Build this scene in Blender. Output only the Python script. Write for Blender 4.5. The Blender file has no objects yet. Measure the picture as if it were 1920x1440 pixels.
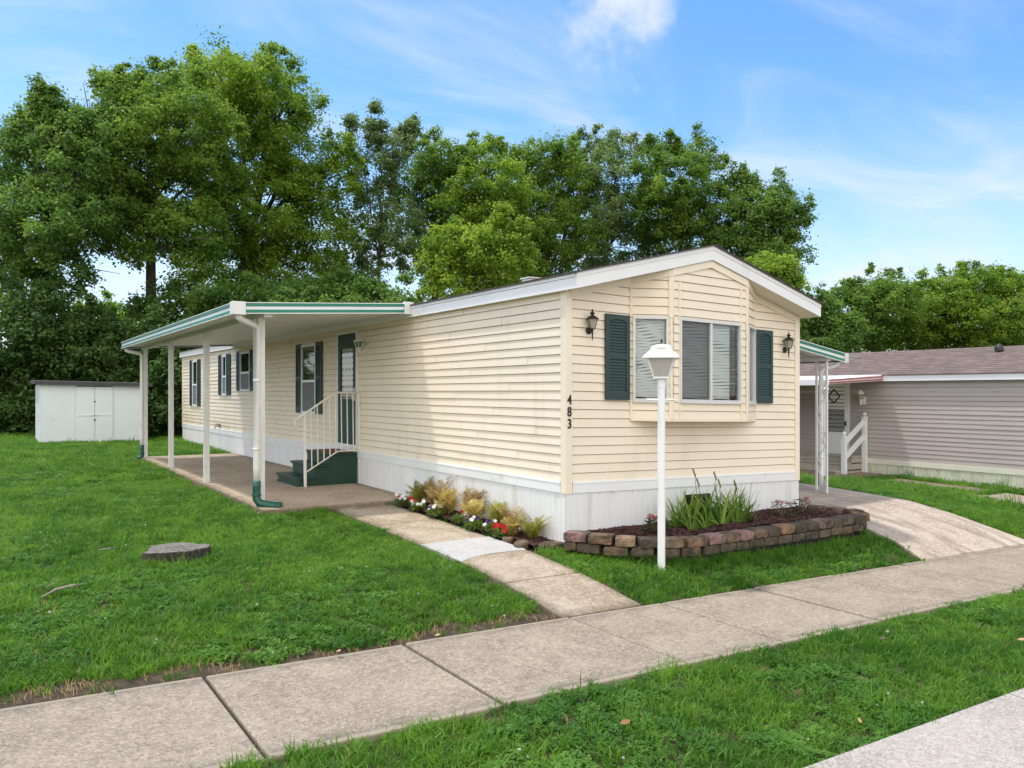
import bpy, math, random
import numpy as np
from mathutils import Vector, Matrix
random.seed(7); rng = np.random.default_rng(7)
SC = bpy.context.scene
COL = SC.collection
R = math.radians

# ------------------------------------------------------------------ camera, world, sun, exposure
CAMP = Vector((-5.464, -7.194, 1.624)); YAW = R(56.6214); FPX = 1507.16; V0 = 735.21
cam = bpy.data.cameras.new('camera'); camo = bpy.data.objects.new('camera', cam); COL.objects.link(camo)
camo.location = CAMP; camo.rotation_euler = (R(90), 0, YAW - R(90))
cam.sensor_width = 36; cam.lens = FPX / 1920 * 36; cam.shift_y = (V0 - 720) / 1920; cam.clip_end = 2000
SC.camera = camo
SUN = Vector((-0.23, 0.30, 1.0)).normalized()
EXPOSURE = 0.76
SKY = 0.15
world = bpy.data.worlds.new('World'); SC.world = world; world.use_nodes = True
SC.view_settings.view_transform = 'Standard'; SC.view_settings.look = 'None'
SC.cycles.diffuse_bounces = 6; SC.view_settings.exposure = EXPOSURE; SC.view_settings.gamma = 1

def build_world():
    nt = world.node_tree; N = nt.nodes; Lk = nt.links; N.clear()
    out = N.new('ShaderNodeOutputWorld'); bg = N.new('ShaderNodeBackground'); bg.inputs['Strength'].default_value = SKY
    sky = N.new('ShaderNodeTexSky'); sky.sky_type = 'NISHITA'; sky.sun_disc = False
    sky.sun_elevation = math.asin(SUN.z); sky.sun_rotation = math.atan2(SUN.x, SUN.y)
    sky.altitude = 200; sky.air_density = 1.0; sky.dust_density = 0.6; sky.ozone_density = 2.0
    hsv = N.new('ShaderNodeHueSaturation'); hsv.inputs['Saturation'].default_value = 1.24; hsv.inputs['Value'].default_value = .98
    Lk.new(sky.outputs[0], hsv.inputs['Color'])
    tc = N.new('ShaderNodeTexCoord')
    sep = N.new('ShaderNodeSeparateXYZ'); Lk.new(tc.outputs['Generated'], sep.inputs[0])
    def M(op, a, b=None, c=None):
        n = N.new('ShaderNodeMath'); n.operation = op
        for i, x in enumerate((a, b, c)):
            if x is None: continue
            if isinstance(x, (int, float)): n.inputs[i].default_value = x
            else: Lk.new(x, n.inputs[i])
        return n.outputs[0]
    zz = M('MAXIMUM', sep.outputs[2], 0.03); den = M('ADD', zz, 0.18)
    comb = N.new('ShaderNodeCombineXYZ'); Lk.new(M('DIVIDE', sep.outputs[0], den), comb.inputs[0]); Lk.new(M('DIVIDE', sep.outputs[1], den), comb.inputs[1])
    mp = N.new('ShaderNodeMapping'); mp.inputs['Location'].default_value = (3.3, 1.2, 0); mp.inputs['Rotation'].default_value = (0, 0, R(25)); mp.inputs['Scale'].default_value = (1.0, 1.9, 1)
    Lk.new(comb.outputs[0], mp.inputs[0])
    n1 = N.new('ShaderNodeTexNoise'); n1.inputs['Scale'].default_value = 1.3; n1.inputs['Detail'].default_value = 9; n1.inputs['Roughness'].default_value = .58; n1.inputs['Distortion'].default_value = .7
    Lk.new(mp.outputs[0], n1.inputs['Vector'])
    cl = N.new('ShaderNodeMapRange'); cl.interpolation_type = 'SMOOTHSTEP'
    cl.inputs[1].default_value = .40; cl.inputs[2].default_value = .85; cl.inputs[3].default_value = .0; cl.inputs[4].default_value = .74
    Lk.new(n1.outputs[0], cl.inputs[0])
    # one brighter puff of cloud, its own direction in the sky
    d0 = Vector((math.cos(YAW), math.sin(YAW), 0)) + Vector((math.sin(YAW), -math.cos(YAW), 0)) * ((1185 - 960) / FPX) + Vector((0, 0, 1)) * ((V0 + 12) / FPX)
    d0.normalize()
    n2 = N.new('ShaderNodeTexNoise'); n2.inputs['Scale'].default_value = 9; n2.inputs['Detail'].default_value = 8; n2.inputs['Roughness'].default_value = .6
    Lk.new(tc.outputs['Generated'], n2.inputs['Vector'])
    sub = N.new('ShaderNodeVectorMath'); sub.operation = 'SUBTRACT'; sub.inputs[1].default_value = d0
    nrm = N.new('ShaderNodeVectorMath'); nrm.operation = 'NORMALIZE'; Lk.new(tc.outputs['Generated'], nrm.inputs[0]); Lk.new(nrm.outputs[0], sub.inputs[0])
    ln = N.new('ShaderNodeVectorMath'); ln.operation = 'LENGTH'; Lk.new(sub.outputs[0], ln.inputs[0])
    dd = M('ADD', ln.outputs['Value'], M('MULTIPLY', M('SUBTRACT', n2.outputs[0], .5), .26))
    pf = N.new('ShaderNodeMapRange'); pf.interpolation_type = 'SMOOTHSTEP'
    pf.inputs[1].default_value = .088; pf.inputs[2].default_value = .0; pf.inputs[3].default_value = 0; pf.inputs[4].default_value = .8
    Lk.new(dd, pf.inputs[0])
    # milky air towards the horizon
    hz = N.new('ShaderNodeMapRange'); hz.interpolation_type = 'SMOOTHSTEP'
    hz.inputs[1].default_value = .33; hz.inputs[2].default_value = .0; hz.inputs[3].default_value = .0; hz.inputs[4].default_value = .55
    Lk.new(sep.outputs[2], hz.inputs[0])
    tot = M('MINIMUM', M('ADD', M('ADD', cl.outputs[0], pf.outputs[0]), hz.outputs[0]), .93)
    mix = N.new('ShaderNodeMix'); mix.data_type = 'RGBA'
    Lk.new(tot, mix.inputs[0]); Lk.new(hsv.outputs[0], mix.inputs[6]); mix.inputs[7].default_value = (3.55, 3.75, 4.15, 1)
    # unseen cumulus bank, added behind the camera to brighten the front and left walls
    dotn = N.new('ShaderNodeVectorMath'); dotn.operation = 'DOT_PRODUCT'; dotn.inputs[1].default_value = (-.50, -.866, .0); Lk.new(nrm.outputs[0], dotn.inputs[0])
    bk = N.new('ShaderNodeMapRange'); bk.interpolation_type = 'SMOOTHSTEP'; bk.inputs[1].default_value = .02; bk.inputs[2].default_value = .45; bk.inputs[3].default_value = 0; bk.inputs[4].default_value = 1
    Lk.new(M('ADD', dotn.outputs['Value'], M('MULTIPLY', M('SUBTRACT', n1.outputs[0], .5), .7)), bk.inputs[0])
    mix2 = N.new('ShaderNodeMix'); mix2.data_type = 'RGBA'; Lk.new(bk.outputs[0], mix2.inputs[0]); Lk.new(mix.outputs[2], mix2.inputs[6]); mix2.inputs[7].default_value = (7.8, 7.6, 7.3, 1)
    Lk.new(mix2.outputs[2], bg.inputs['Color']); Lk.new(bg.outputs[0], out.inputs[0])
build_world()
sun = bpy.data.lights.new('sun', 'SUN'); sun.energy = 1.8; sun.angle = R(2.5); sun.color = (1, .95, .87)
suno = bpy.data.objects.new('sun', sun); COL.objects.link(suno)
suno.rotation_euler = SUN.to_track_quat('Z', 'Y').to_euler(); suno.location = (0, 0, 30)

FW = Vector((math.cos(YAW), math.sin(YAW), 0)); RT = Vector((math.sin(YAW), -math.cos(YAW), 0))
def at(u, v, Z): return CAMP + (FW + RT * ((u - 960) / FPX) + Vector((0, 0, 1)) * ((V0 - v) / FPX)) * Z

# ------------------------------------------------------------------ materials
def mat(name, col, rough=.6, spec=.5, metal=0., var=.0, vscale=3., bump=0., bscale=40., col2=None, c2=(.5, .7), c2scale=1.5, trans=0., stretch=None, speck=None):
    m = bpy.data.materials.new(name); m.use_nodes = True; nt = m.node_tree; N = nt.nodes; Lk = nt.links
    b = N['Principled BSDF']; b.inputs['Roughness'].default_value = rough; b.inputs['Metallic'].default_value = metal
    b.inputs['Specular IOR Level'].default_value = spec
    rgb = N.new('ShaderNodeRGB'); rgb.outputs[0].default_value = (*col, 1); cur = rgb.outputs[0]
    geo = N.new('ShaderNodeNewGeometry'); vec = geo.outputs['Position']
    if stretch:
        mp = N.new('ShaderNodeMapping'); mp.inputs['Scale'].default_value = stretch; Lk.new(vec, mp.inputs[0]); vec = mp.outputs[0]
    def noise(sc, det=6, ro=.6):
        n = N.new('ShaderNodeTexNoise'); n.inputs['Scale'].default_value = sc; n.inputs['Detail'].default_value = det; n.inputs['Roughness'].default_value = ro
        Lk.new(vec, n.inputs['Vector']); return n.outputs[0]
    def mr(x, a, bb, c, d):
        n = N.new('ShaderNodeMapRange'); n.inputs[1].default_value = a; n.inputs[2].default_value = bb; n.inputs[3].default_value = c; n.inputs[4].default_value = d
        Lk.new(x, n.inputs[0]); return n.outputs[0]
    if col2:
        mx = N.new('ShaderNodeMix'); mx.data_type = 'RGBA'; Lk.new(mr(noise(c2scale), c2[0], c2[1], 0, 1), mx.inputs[0])
        Lk.new(cur, mx.inputs[6]); mx.inputs[7].default_value = (*col2, 1); cur = mx.outputs[2]
    if speck:
        mx = N.new('ShaderNodeMix'); mx.data_type = 'RGBA'; Lk.new(mr(noise(speck[0], 2, .5), speck[1], speck[1] + .08, 0, 1), mx.inputs[0])
        Lk.new(cur, mx.inputs[6]); mx.inputs[7].default_value = (*speck[2], 1); cur = mx.outputs[2]
    if var:
        hs = N.new('ShaderNodeHueSaturation'); Lk.new(mr(noise(vscale), .25, .75, 1 - var, 1 + var), hs.inputs['Value'])
        Lk.new(cur, hs.inputs['Color']); cur = hs.outputs[0]
    Lk.new(cur, b.inputs['Base Color'])
    if bump:
        bp = N.new('ShaderNodeBump'); bp.inputs['Strength'].default_value = bump; bp.inputs['Distance'].default_value = .02
        Lk.new(noise(bscale, 5), bp.inputs['Height']); Lk.new(bp.outputs[0], b.inputs['Normal'])
    if trans:
        tr = N.new('ShaderNodeBsdfTranslucent'); Lk.new(cur, tr.inputs[0]); ms = N.new('ShaderNodeMixShader'); ms.inputs[0].default_value = trans
        Lk.new(b.outputs[0], ms.inputs[1]); Lk.new(tr.outputs[0], ms.inputs[2]); Lk.new(ms.outputs[0], N['Material Output'].inputs[0])
    return m

def leafmat(name, c_dark, c_light, trans=.35, tipcol=None, inst=False):
    m = bpy.data.materials.new(name); m.use_nodes = True; nt = m.node_tree; N = nt.nodes; Lk = nt.links
    b = N['Principled BSDF']; b.inputs['Roughness'].default_value = .55; b.inputs['Specular IOR Level'].default_value = .35
    if inst:
        a = N.new('ShaderNodeObjectInfo').outputs['Random']
    else:
        an = N.new('ShaderNodeAttribute'); an.attribute_name = 'tint'; a = an.outputs['Fac']
    mx = N.new('ShaderNodeMix'); mx.data_type = 'RGBA'; mx.inputs[6].default_value = (*c_dark, 1); mx.inputs[7].default_value = (*c_light, 1)
    if inst:
        geo = N.new('ShaderNodeNewGeometry'); n = N.new('ShaderNodeTexNoise'); n.inputs['Scale'].default_value = .8; n.inputs['Detail'].default_value = 6; n.inputs['Roughness'].default_value = .65
        Lk.new(geo.outputs['Position'], n.inputs['Vector'])
        ad = N.new('ShaderNodeMath'); ad.operation = 'MULTIPLY_ADD'; Lk.new(n.outputs[0], ad.inputs[0]); ad.inputs[1].default_value = 2.2
        s = N.new('ShaderNodeMath'); s.operation = 'MULTIPLY_ADD'; Lk.new(a, s.inputs[0]); s.inputs[1].default_value = .9; s.inputs[2].default_value = -1.1
        Lk.new(s.outputs[0], ad.inputs[2]); cl = N.new('ShaderNodeClamp'); Lk.new(ad.outputs[0], cl.inputs[0]); a = cl.outputs[0]
    Lk.new(a, mx.inputs[0]); cur = mx.outputs[2]
    Lk.new(cur, b.inputs['Base Color'])
    tr = N.new('ShaderNodeBsdfTranslucent')
    hs = N.new('ShaderNodeHueSaturation'); hs.inputs['Hue'].default_value = .492; hs.inputs['Value'].default_value = 1.75; Lk.new(cur, hs.inputs['Color']); Lk.new(hs.outputs[0], tr.inputs[0])
    ms = N.new('ShaderNodeMixShader'); ms.inputs[0].default_value = trans
    Lk.new(b.outputs[0], ms.inputs[1]); Lk.new(tr.outputs[0], ms.inputs[2]); Lk.new(ms.outputs[0], N['Material Output'].inputs[0])
    return m

def glassmat(name, tint=(.8, .85, .85), refl=.12):
    m = bpy.data.materials.new(name); m.use_nodes = True; nt = m.node_tree; N = nt.nodes; Lk = nt.links
    N.remove(N['Principled BSDF'])
    t = N.new('ShaderNodeBsdfTransparent'); t.inputs[0].default_value = (*tint, 1)
    g = N.new('ShaderNodeBsdfGlossy'); g.inputs['Roughness'].default_value = .01; g.inputs[0].default_value = (.95, .97, 1, 1)
    fr = N.new('ShaderNodeFresnel'); fr.inputs[0].default_value = 1.5
    mr = N.new('ShaderNodeMath'); mr.operation = 'ADD'; Lk.new(fr.outputs[0], mr.inputs[0]); mr.inputs[1].default_value = refl
    ms = N.new('ShaderNodeMixShader'); Lk.new(mr.outputs[0], ms.inputs[0]); Lk.new(t.outputs[0], ms.inputs[1]); Lk.new(g.outputs[0], ms.inputs[2])
    Lk.new(ms.outputs[0], N['Material Output'].inputs[0]); return m

def concrete(name, base, stain, dark=(.16, .13, .10), sspec=170., stain_rng=(.45, .62), stscale=1.1, edges=(), tooled=False, mott=1., streak=0.):
    m = bpy.data.materials.new(name); m.use_nodes = True; nt = m.node_tree; N = nt.nodes; Lk = nt.links
    b = N['Principled BSDF']; b.inputs['Roughness'].default_value = .9; b.inputs['Specular IOR Level'].default_value = .25
    geo = N.new('ShaderNodeNewGeometry'); vec = geo.outputs['Position']
    def noise(sc, det=6, ro=.6, dis=0.):
        n = N.new('ShaderNodeTexNoise'); n.inputs['Scale'].default_value = sc; n.inputs['Detail'].default_value = det; n.inputs['Roughness'].default_value = ro; n.inputs['Distortion'].default_value = dis
        Lk.new(vec, n.inputs['Vector']); return n.outputs[0]
    def mr(x, a, bb, c, d):
        n = N.new('ShaderNodeMapRange'); n.inputs[1].default_value = a; n.inputs[2].default_value = bb; n.inputs[3].default_value = c; n.inputs[4].default_value = d
        Lk.new(x, n.inputs[0]); return n.outputs[0]
    def mix(f, a, bb, mode='MIX'):
        n = N.new('ShaderNodeMix'); n.data_type = 'RGBA'; n.blend_type = mode
        if isinstance(f, float): n.inputs[0].default_value = f
        else: Lk.new(f, n.inputs[0])
        for i, x in ((6, a), (7, bb)):
            if isinstance(x, tuple): n.inputs[i].default_value = (*x, 1)
            else: Lk.new(x, n.inputs[i])
        return n.outputs[2]
    c = mix(mr(noise(stscale, 8, .65, .6), *stain_rng, 0, 1), base, stain)
    c = mix(mr(noise(stscale * .6, 9, .7, 1.2), .56, .72, 0, .6), c, dark)
    c = mix(mr(noise(9, 6, .7), .35, .7, .0, .35), c, tuple(min(1, x * 1.35) for x in base))
    c = mix(mr(noise(sspec, 3, .7), .53, .62, 0, .55), c, tuple(min(.9, x * 1.6 + .05) for x in base))
    c = mix(mr(noise(sspec * .8, 3, .7), .36, .44, .65, 0), c, dark)
    c = mix(mr(noise(26, 4, .65), .50, .64, 0, .55 * mott), c, tuple(min(.9, x * 1.45) for x in base))
    c = mix(mr(noise(17, 5, .7), .34, .48, .55 * mott, 0), c, stain)
    if streak:
        mp = N.new('ShaderNodeMapping'); mp.inputs['Scale'].default_value = (2.6, .38, 1); Lk.new(vec, mp.inputs[0]); vec = mp.outputs[0]
        c = mix(mr(noise(1.5, 8, .7, .5), .50, .68, 0, streak), c, dark); vec = geo.outputs['Position']
    if edges:
        sp_ = N.new('ShaderNodeSeparateXYZ'); Lk.new(vec, sp_.inputs[0]); nn = noise(5, 7, .7)
        for ax, e0, sgn, wd in edges:
            a = N.new('ShaderNodeMath'); a.operation = 'SUBTRACT'; Lk.new(sp_.outputs[ax], a.inputs[0]); a.inputs[1].default_value = e0
            a2 = N.new('ShaderNodeMath'); a2.operation = 'MULTIPLY'; Lk.new(a.outputs[0], a2.inputs[0]); a2.inputs[1].default_value = sgn
            a3 = N.new('ShaderNodeMath'); a3.operation = 'MULTIPLY_ADD'; Lk.new(nn, a3.inputs[0]); a3.inputs[1].default_value = -wd * 2.4; Lk.new(a2.outputs[0], a3.inputs[2])
            a4 = N.new('ShaderNodeMath'); a4.operation = 'ADD'; Lk.new(a3.outputs[0], a4.inputs[0]); a4.inputs[1].default_value = wd * 1.2
            c = mix(mr(a4.outputs[0], 0, wd, .60, 0), c, dark)
            if tooled: c = mix(mr(a2.outputs[0], .030, .055, .85, 0), c, tuple(min(.9, x * 1.12) for x in base))
    Lk.new(c, b.inputs['Base Color'])
    bp = N.new('ShaderNodeBump'); bp.inputs['Strength'].default_value = .5; bp.inputs['Distance'].default_value = .006
    Lk.new(noise(sspec * .7, 4, .7), bp.inputs['Height']); Lk.new(bp.outputs[0], b.inputs['Normal'])
    return m

def siding_mat(name, base, stainc, far_stain=True):
    m = mat(name, base, rough=.5, spec=.4, var=.05, vscale=.7)
    nt = m.node_tree; N = nt.nodes; Lk = nt.links; b = N['Principled BSDF']
    src = b.inputs['Base Color'].links[0].from_socket
    geo = N.new('ShaderNodeNewGeometry'); sep = N.new('ShaderNodeSeparateXYZ'); Lk.new(geo.outputs['Position'], sep.inputs[0])
    mp = N.new('ShaderNodeMapping'); mp.inputs['Scale'].default_value = (1, 1.6, .35); Lk.new(geo.outputs['Position'], mp.inputs[0])
    n = N.new('ShaderNodeTexNoise'); n.inputs['Scale'].default_value = 1.7; n.inputs['Detail'].default_value = 8; n.inputs['Roughness'].default_value = .7; Lk.new(mp.outputs[0], n.inputs[0])
    def mr(x, a, bb, c, d):
        k = N.new('ShaderNodeMapRange'); k.interpolation_type = 'SMOOTHSTEP'; k.inputs[1].default_value = a; k.inputs[2].default_value = bb; k.inputs[3].default_value = c; k.inputs[4].default_value = d
        Lk.new(x, k.inputs[0]); return k.outputs[0]
    def mul(a, c):
        k = N.new('ShaderNodeMath'); k.operation = 'MULTIPLY'; Lk.new(a, k.inputs[0])
        if isinstance(c, float): k.inputs[1].default_value = c
        else: Lk.new(c, k.inputs[1])
        return k.outputs[0]
    streak = mr(n.outputs[0], .5, .75, 0, .30)
    f = streak
    if far_stain:
        low = mul(mr(sep.outputs[2], 1.15, .62, 0, 1), mr(sep.outputs[1], 10.5, 17.5, 0, 1))
        low = mul(low, mr(n.outputs[0], .36, .62, 0, .75))
        k = N.new('ShaderNodeMath'); k.operation = 'MAXIMUM'; Lk.new(f, k.inputs[0]); Lk.new(low, k.inputs[1]); f = k.outputs[0]
    mx = N.new('ShaderNodeMix'); mx.data_type = 'RGBA'; Lk.new(f, mx.inputs[0]); Lk.new(src, mx.inputs[6]); mx.inputs[7].default_value = (*stainc, 1)
    Lk.new(mx.outputs[2], b.inputs['Base Color'])
    return m

M = {}
M['cream'] = siding_mat('cream vinyl', (.83, .73, .585), (.56, .48, .33))
M['creamtrim'] = mat('cream trim', (.84, .745, .60), .5, var=.04, vscale=2)
M['soffit'] = mat('soffit vinyl', (.74, .69, .57), .6, var=.06)
M['white'] = mat('white painted metal', (.80, .81, .82), .45, var=.05, vscale=1.5, col2=(.62, .62, .60), c2=(.6, .8), c2scale=2.5)
M['oldwhite'] = mat('weathered white paint', (.74, .74, .72), .5, var=.08, vscale=4, col2=(.30, .27, .23), c2=(.63, .72), c2scale=6, stretch=(3, 3, .8))
M['skirt'] = mat('skirting vinyl', (.76, .765, .775), .5, var=.05, vscale=1, col2=(.58, .57, .50), c2=(.55, .8), c2scale=1.2, stretch=(4, 4, .7))
M['roof'] = mat('dark shingle', (.07, .055, .05), .9, var=.3, vscale=20, bump=.5, bscale=60)
M['shutter'] = mat('green shutter', (.018, .046, .043), .5, var=.12, vscale=5)
M['doorgreen'] = mat('dark green door', (.009, .040, .032), .55, var=.1)
M['stepgreen'] = mat('dark green painted wood', (.009, .045, .028), .42, var=.18, vscale=6, col2=(.03, .075, .055), c2=(.6, .75), c2scale=8)
M['stripe'] = mat('green enamel', (.018, .20, .135), .4, var=.12, vscale=3, col2=(.30, .42, .38), c2=(.66, .74), c2scale=9)
M['pipegreen'] = mat('green drain pipe', (.008, .085, .058), .4, var=.1)
M['glass'] = glassmat('window glass', (.86, .9, .89), .03)
M['darkglass'] = mat('dark window glass', (.012, .018, .016), .03, spec=.9)
M['screen'] = mat('insect screen', (.16, .17, .18), .7)
M['curtain'] = mat('curtain cloth', (.62, .62, .58), .9, var=.1, vscale=14)
M['blind'] = mat('window blind', (.88, .89, .87), .5, var=.06, vscale=3)
M['dark'] = mat('dark interior', (.03, .03, .03), .9)
M['alu'] = mat('aluminium frame', (.66, .66, .65), .4, metal=.1, var=.05)
M['bronze'] = mat('bronze iron', (.045, .035, .03), .5, metal=.5, var=.2, vscale=20)
M['frost'] = mat('seeded lantern glass', (.62, .60, .50), .25, trans=.5)
M['lampwhite'] = mat('white lamp enamel', (.84, .85, .86), .35, var=.03)
M['acrylic'] = mat('clear ribbed acrylic', (.78, .76, .72), .2, trans=.55, var=.06, vscale=20)
M['mat'] = mat('brown door mat', (.22, .075, .03), .95, var=.25, vscale=40)
M['black'] = mat('black metal', (.02, .02, .02), .5)
M['rail'] = mat('cream painted iron', (.80, .78, .70), .5, var=.08, vscale=8, col2=(.35, .25, .15), c2=(.68, .76), c2scale=12)
M['taupe'] = siding_mat('taupe vinyl', (.43, .38, .355), (.36, .32, .28), False)
M['nskirt'] = mat('aged pale skirting', (.62, .62, .50), .6, var=.08, col2=(.34, .36, .22), c2=(.52, .75), c2scale=1.8, stretch=(1, 4, .8))
M['nroof'] = mat('red brown shingle', (.15, .112, .098), .95, var=.28, vscale=9, bump=.4, bscale=30, col2=(.20, .15, .132), c2=(.45, .6), c2scale=5, stretch=(1, .6, 1))
M['redstripe'] = mat('faded red enamel', (.33, .08, .075), .5, var=.2, vscale=8)
M['shedwhite'] = mat('shed panel white', (.72, .77, .79), .5, var=.04, vscale=1.5, col2=(.58, .62, .62), c2=(.6, .85), c2scale=2)
M['shedroof'] = mat('dark grey shed roof', (.06, .06, .066), .8, var=.2)
M['bark'] = mat('tree bark', (.075, .060, .046), .95, var=.35, vscale=6, bump=.8, bscale=18, stretch=(3, 3, .7))
M['stumptop'] = mat('grey cut wood', (.20, .185, .16), .95, var=.4, vscale=12, bump=.6, bscale=30, col2=(.10, .09, .08), c2=(.5, .65), c2scale=12)
M['root'] = mat('weathered root', (.30, .25, .20), .9, var=.3, vscale=12, bump=.6)
M['soil'] = mat('lawn soil', (.060, .042, .026), 1., var=.4, vscale=9, bump=.9, bscale=60, col2=(.12, .084, .050), c2=(.5, .65), c2scale=14)
M['thatch'] = mat('dry thatch', (.30, .21, .11), 1., var=.3, vscale=20)
M['mulch'] = mat('red brown mulch', (.075, .030, .024), 1., var=.5, vscale=40, bump=1., bscale=70, col2=(.14, .06, .05), c2=(.5, .6), c2scale=45)
M['sidewalk'] = concrete('sidewalk concrete', (.32, .268, .205), (.205, .168, .124), (.10, .08, .062), 60., (.40, .66), 2.2, ((1, -1.76, -1, .16), (1, -3.15, 1, .13)), True)
M['kerbc'] = concrete('kerb concrete', (.39, .352, .312), (.33, .295, .26), (.13, .11, .10), 80.)
M['walk'] = concrete('walkway concrete', (.385, .325, .25), (.235, .18, .118), (.10, .075, .045), 75., (.42, .58), 1.5, ((0, -1.36, 1, .16), (0, -.46, -1, .10), (1, -1.74, 1, .14), (1, 3.66, -1, .30)))
M['newcon'] = concrete('new pale concrete', (.43, .425, .415), (.37, .365, .355), (.26, .24, .21), 110., mott=.25)
M['drivec'] = concrete('driveway concrete', (.46, .39, .32), (.33, .265, .20), (.12, .085, .055), 70., (.44, .60), .9, streak=.6)
M['patioc'] = concrete('patio concrete', (.42, .335, .25), (.29, .22, .155), (.11, .08, .055), 80., (.42, .60), .9, ((0, -2.3, 1, .14), (0, 0, -1, .22), (1, 3.66, 1, .12)))
M['asphalt'] = mat('asphalt', (.05, .05, .05), .9, var=.2, vscale=30)
M['joint'] = mat('dark joint', (.035, .028, .02), 1.)

# ------------------------------------------------------------------ mesh helper
OFF = {}
SAG = .022                                  # the old home's floor falls 2 cm per metre towards its far side
class MB:
    def __init__(s): s.v = []; s.f = []
    def add(s, vs, fs):
        n = len(s.v); s.v += [tuple(p) for p in vs]; s.f += [tuple(i + n for i in f) for f in fs]; return s
    def quad(s, a, b, c, d): return s.add([a, b, c, d], [(0, 1, 2, 3)])
    def box(s, x0, x1, y0, y1, z0, z1):
        return s.add([(x0, y0, z0), (x1, y0, z0), (x1, y1, z0), (x0, y1, z0), (x0, y0, z1), (x1, y0, z1), (x1, y1, z1), (x0, y1, z1)],
                     [(0, 3, 2, 1), (4, 5, 6, 7), (0, 1, 5, 4), (1, 2, 6, 5), (2, 3, 7, 6), (3, 0, 4, 7)])
    def obox(s, o, ax, ay, az):             # box from a corner and three edge vectors
        o, ax, ay, az = map(Vector, (o, ax, ay, az))
        P = [o, o + ax, o + ax + ay, o + ay]; P += [p + az for p in P]
        return s.add(P, [(0, 3, 2, 1), (4, 5, 6, 7), (0, 1, 5, 4), (1, 2, 6, 5), (2, 3, 7, 6), (3, 0, 4, 7)])
    def bar(s, a, b, w, h, up=(0, 0, 1)):   # rectangular bar from a to b
        a, b = Vector(a), Vector(b); d = (b - a); up = Vector(up)
        if abs(d.normalized().dot(up)) > .99: up = Vector((0, 1, 0))
        x = d.cross(up).normalized() * w; y = x.cross(d).normalized() * h
        return s.obox(a - x / 2 - y / 2, x, d, y)
    def tube(s, pts, rad, n=8, cap=True):
        pts = [Vector(p) for p in pts]
        if not hasattr(rad, '__len__'): rad = [rad] * len(pts)
        b0 = len(s.v); prev = None
        for i, p in enumerate(pts):
            t = (pts[min(i + 1, len(pts) - 1)] - pts[max(i - 1, 0)]).normalized()
            if prev is None: x = t.orthogonal().normalized()
            else: x = (prev - t * prev.dot(t)).normalized()
            prev = x; y = t.cross(x)
            for k in range(n):
                a = 2 * math.pi * k / n; s.v.append(tuple(p + (x * math.cos(a) + y * math.sin(a)) * rad[i]))
        for i in range(len(pts) - 1):
            for k in range(n):
                a = b0 + i * n + k; b = b0 + i * n + (k + 1) % n; s.f.append((a, b, b + n, a + n))
        if cap:
            s.f.append(tuple(b0 + k for k in reversed(range(n)))); e = b0 + (len(pts) - 1) * n; s.f.append(tuple(e + k for k in range(n)))
        return s
    def lathe(s, prof, c, n=16, rot=0., axis=None):      # prof (r, z) about a vertical axis at c
        c = Vector(c); b0 = len(s.v)
        for r, z in prof:
            for k in range(n):
                a = 2 * math.pi * k / n + rot; p = Vector((r * math.cos(a), r * math.sin(a), z))
                if axis is not None: p = axis @ p
                s.v.append(tuple(c + p))
        for i in range(len(prof) - 1):
            for k in range(n):
                a = b0 + i * n + k; b = b0 + i * n + (k + 1) % n; s.f.append((a, b, b + n, a + n))
        s.f.append(tuple(b0 + k for k in reversed(range(n)))); e = b0 + (len(prof) - 1) * n; s.f.append(tuple(e + k for k in range(n)))
        return s
    def build(s, name, m, parent=None, sag=False, smooth=False, bevel=0., loc=None):
        off = OFF.get(parent.name, Vector((0, 0, 0))) if parent else Vector((0, 0, 0))
        vs = [(x - off.x, y - off.y, (z - SAG * x if sag else z) - off.z) for x, y, z in s.v]
        me = bpy.data.meshes.new(name); me.from_pydata(vs, [], s.f); me.validate(); me.update()
        if smooth: me.polygons.foreach_set('use_smooth', [True] * len(me.polygons))
        if m is not None: me.materials.append(m)
        o = bpy.data.objects.new(name, me); COL.objects.link(o)
        if parent: o.parent = parent; OFF[o.name] = off
        if bevel:
            b = o.modifiers.new('bevel', 'BEVEL'); b.width = bevel; b.segments = 2; b.limit_method = 'ANGLE'
        return o
def tag(o, label=None, cat=None, group=None, kind=None):
    for k, x in (('label', label), ('category', cat), ('group', group), ('kind', kind)):
        if x: o[k] = x
    return o
def thing(name, loc, label, cat, group=None):
    o = bpy.data.objects.new(name, None); o.empty_display_size = .2; COL.objects.link(o); o.location = loc
    OFF[o.name] = Vector(loc); tag(o, label, cat, group); return o
def struct(o): o['kind'] = 'structure'; return o
def copy_tree(o, parent=None):
    c = o.copy(); COL.objects.link(c); c.parent = parent
    for ch in list(o.children): copy_tree(ch, c)
    return c

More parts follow.
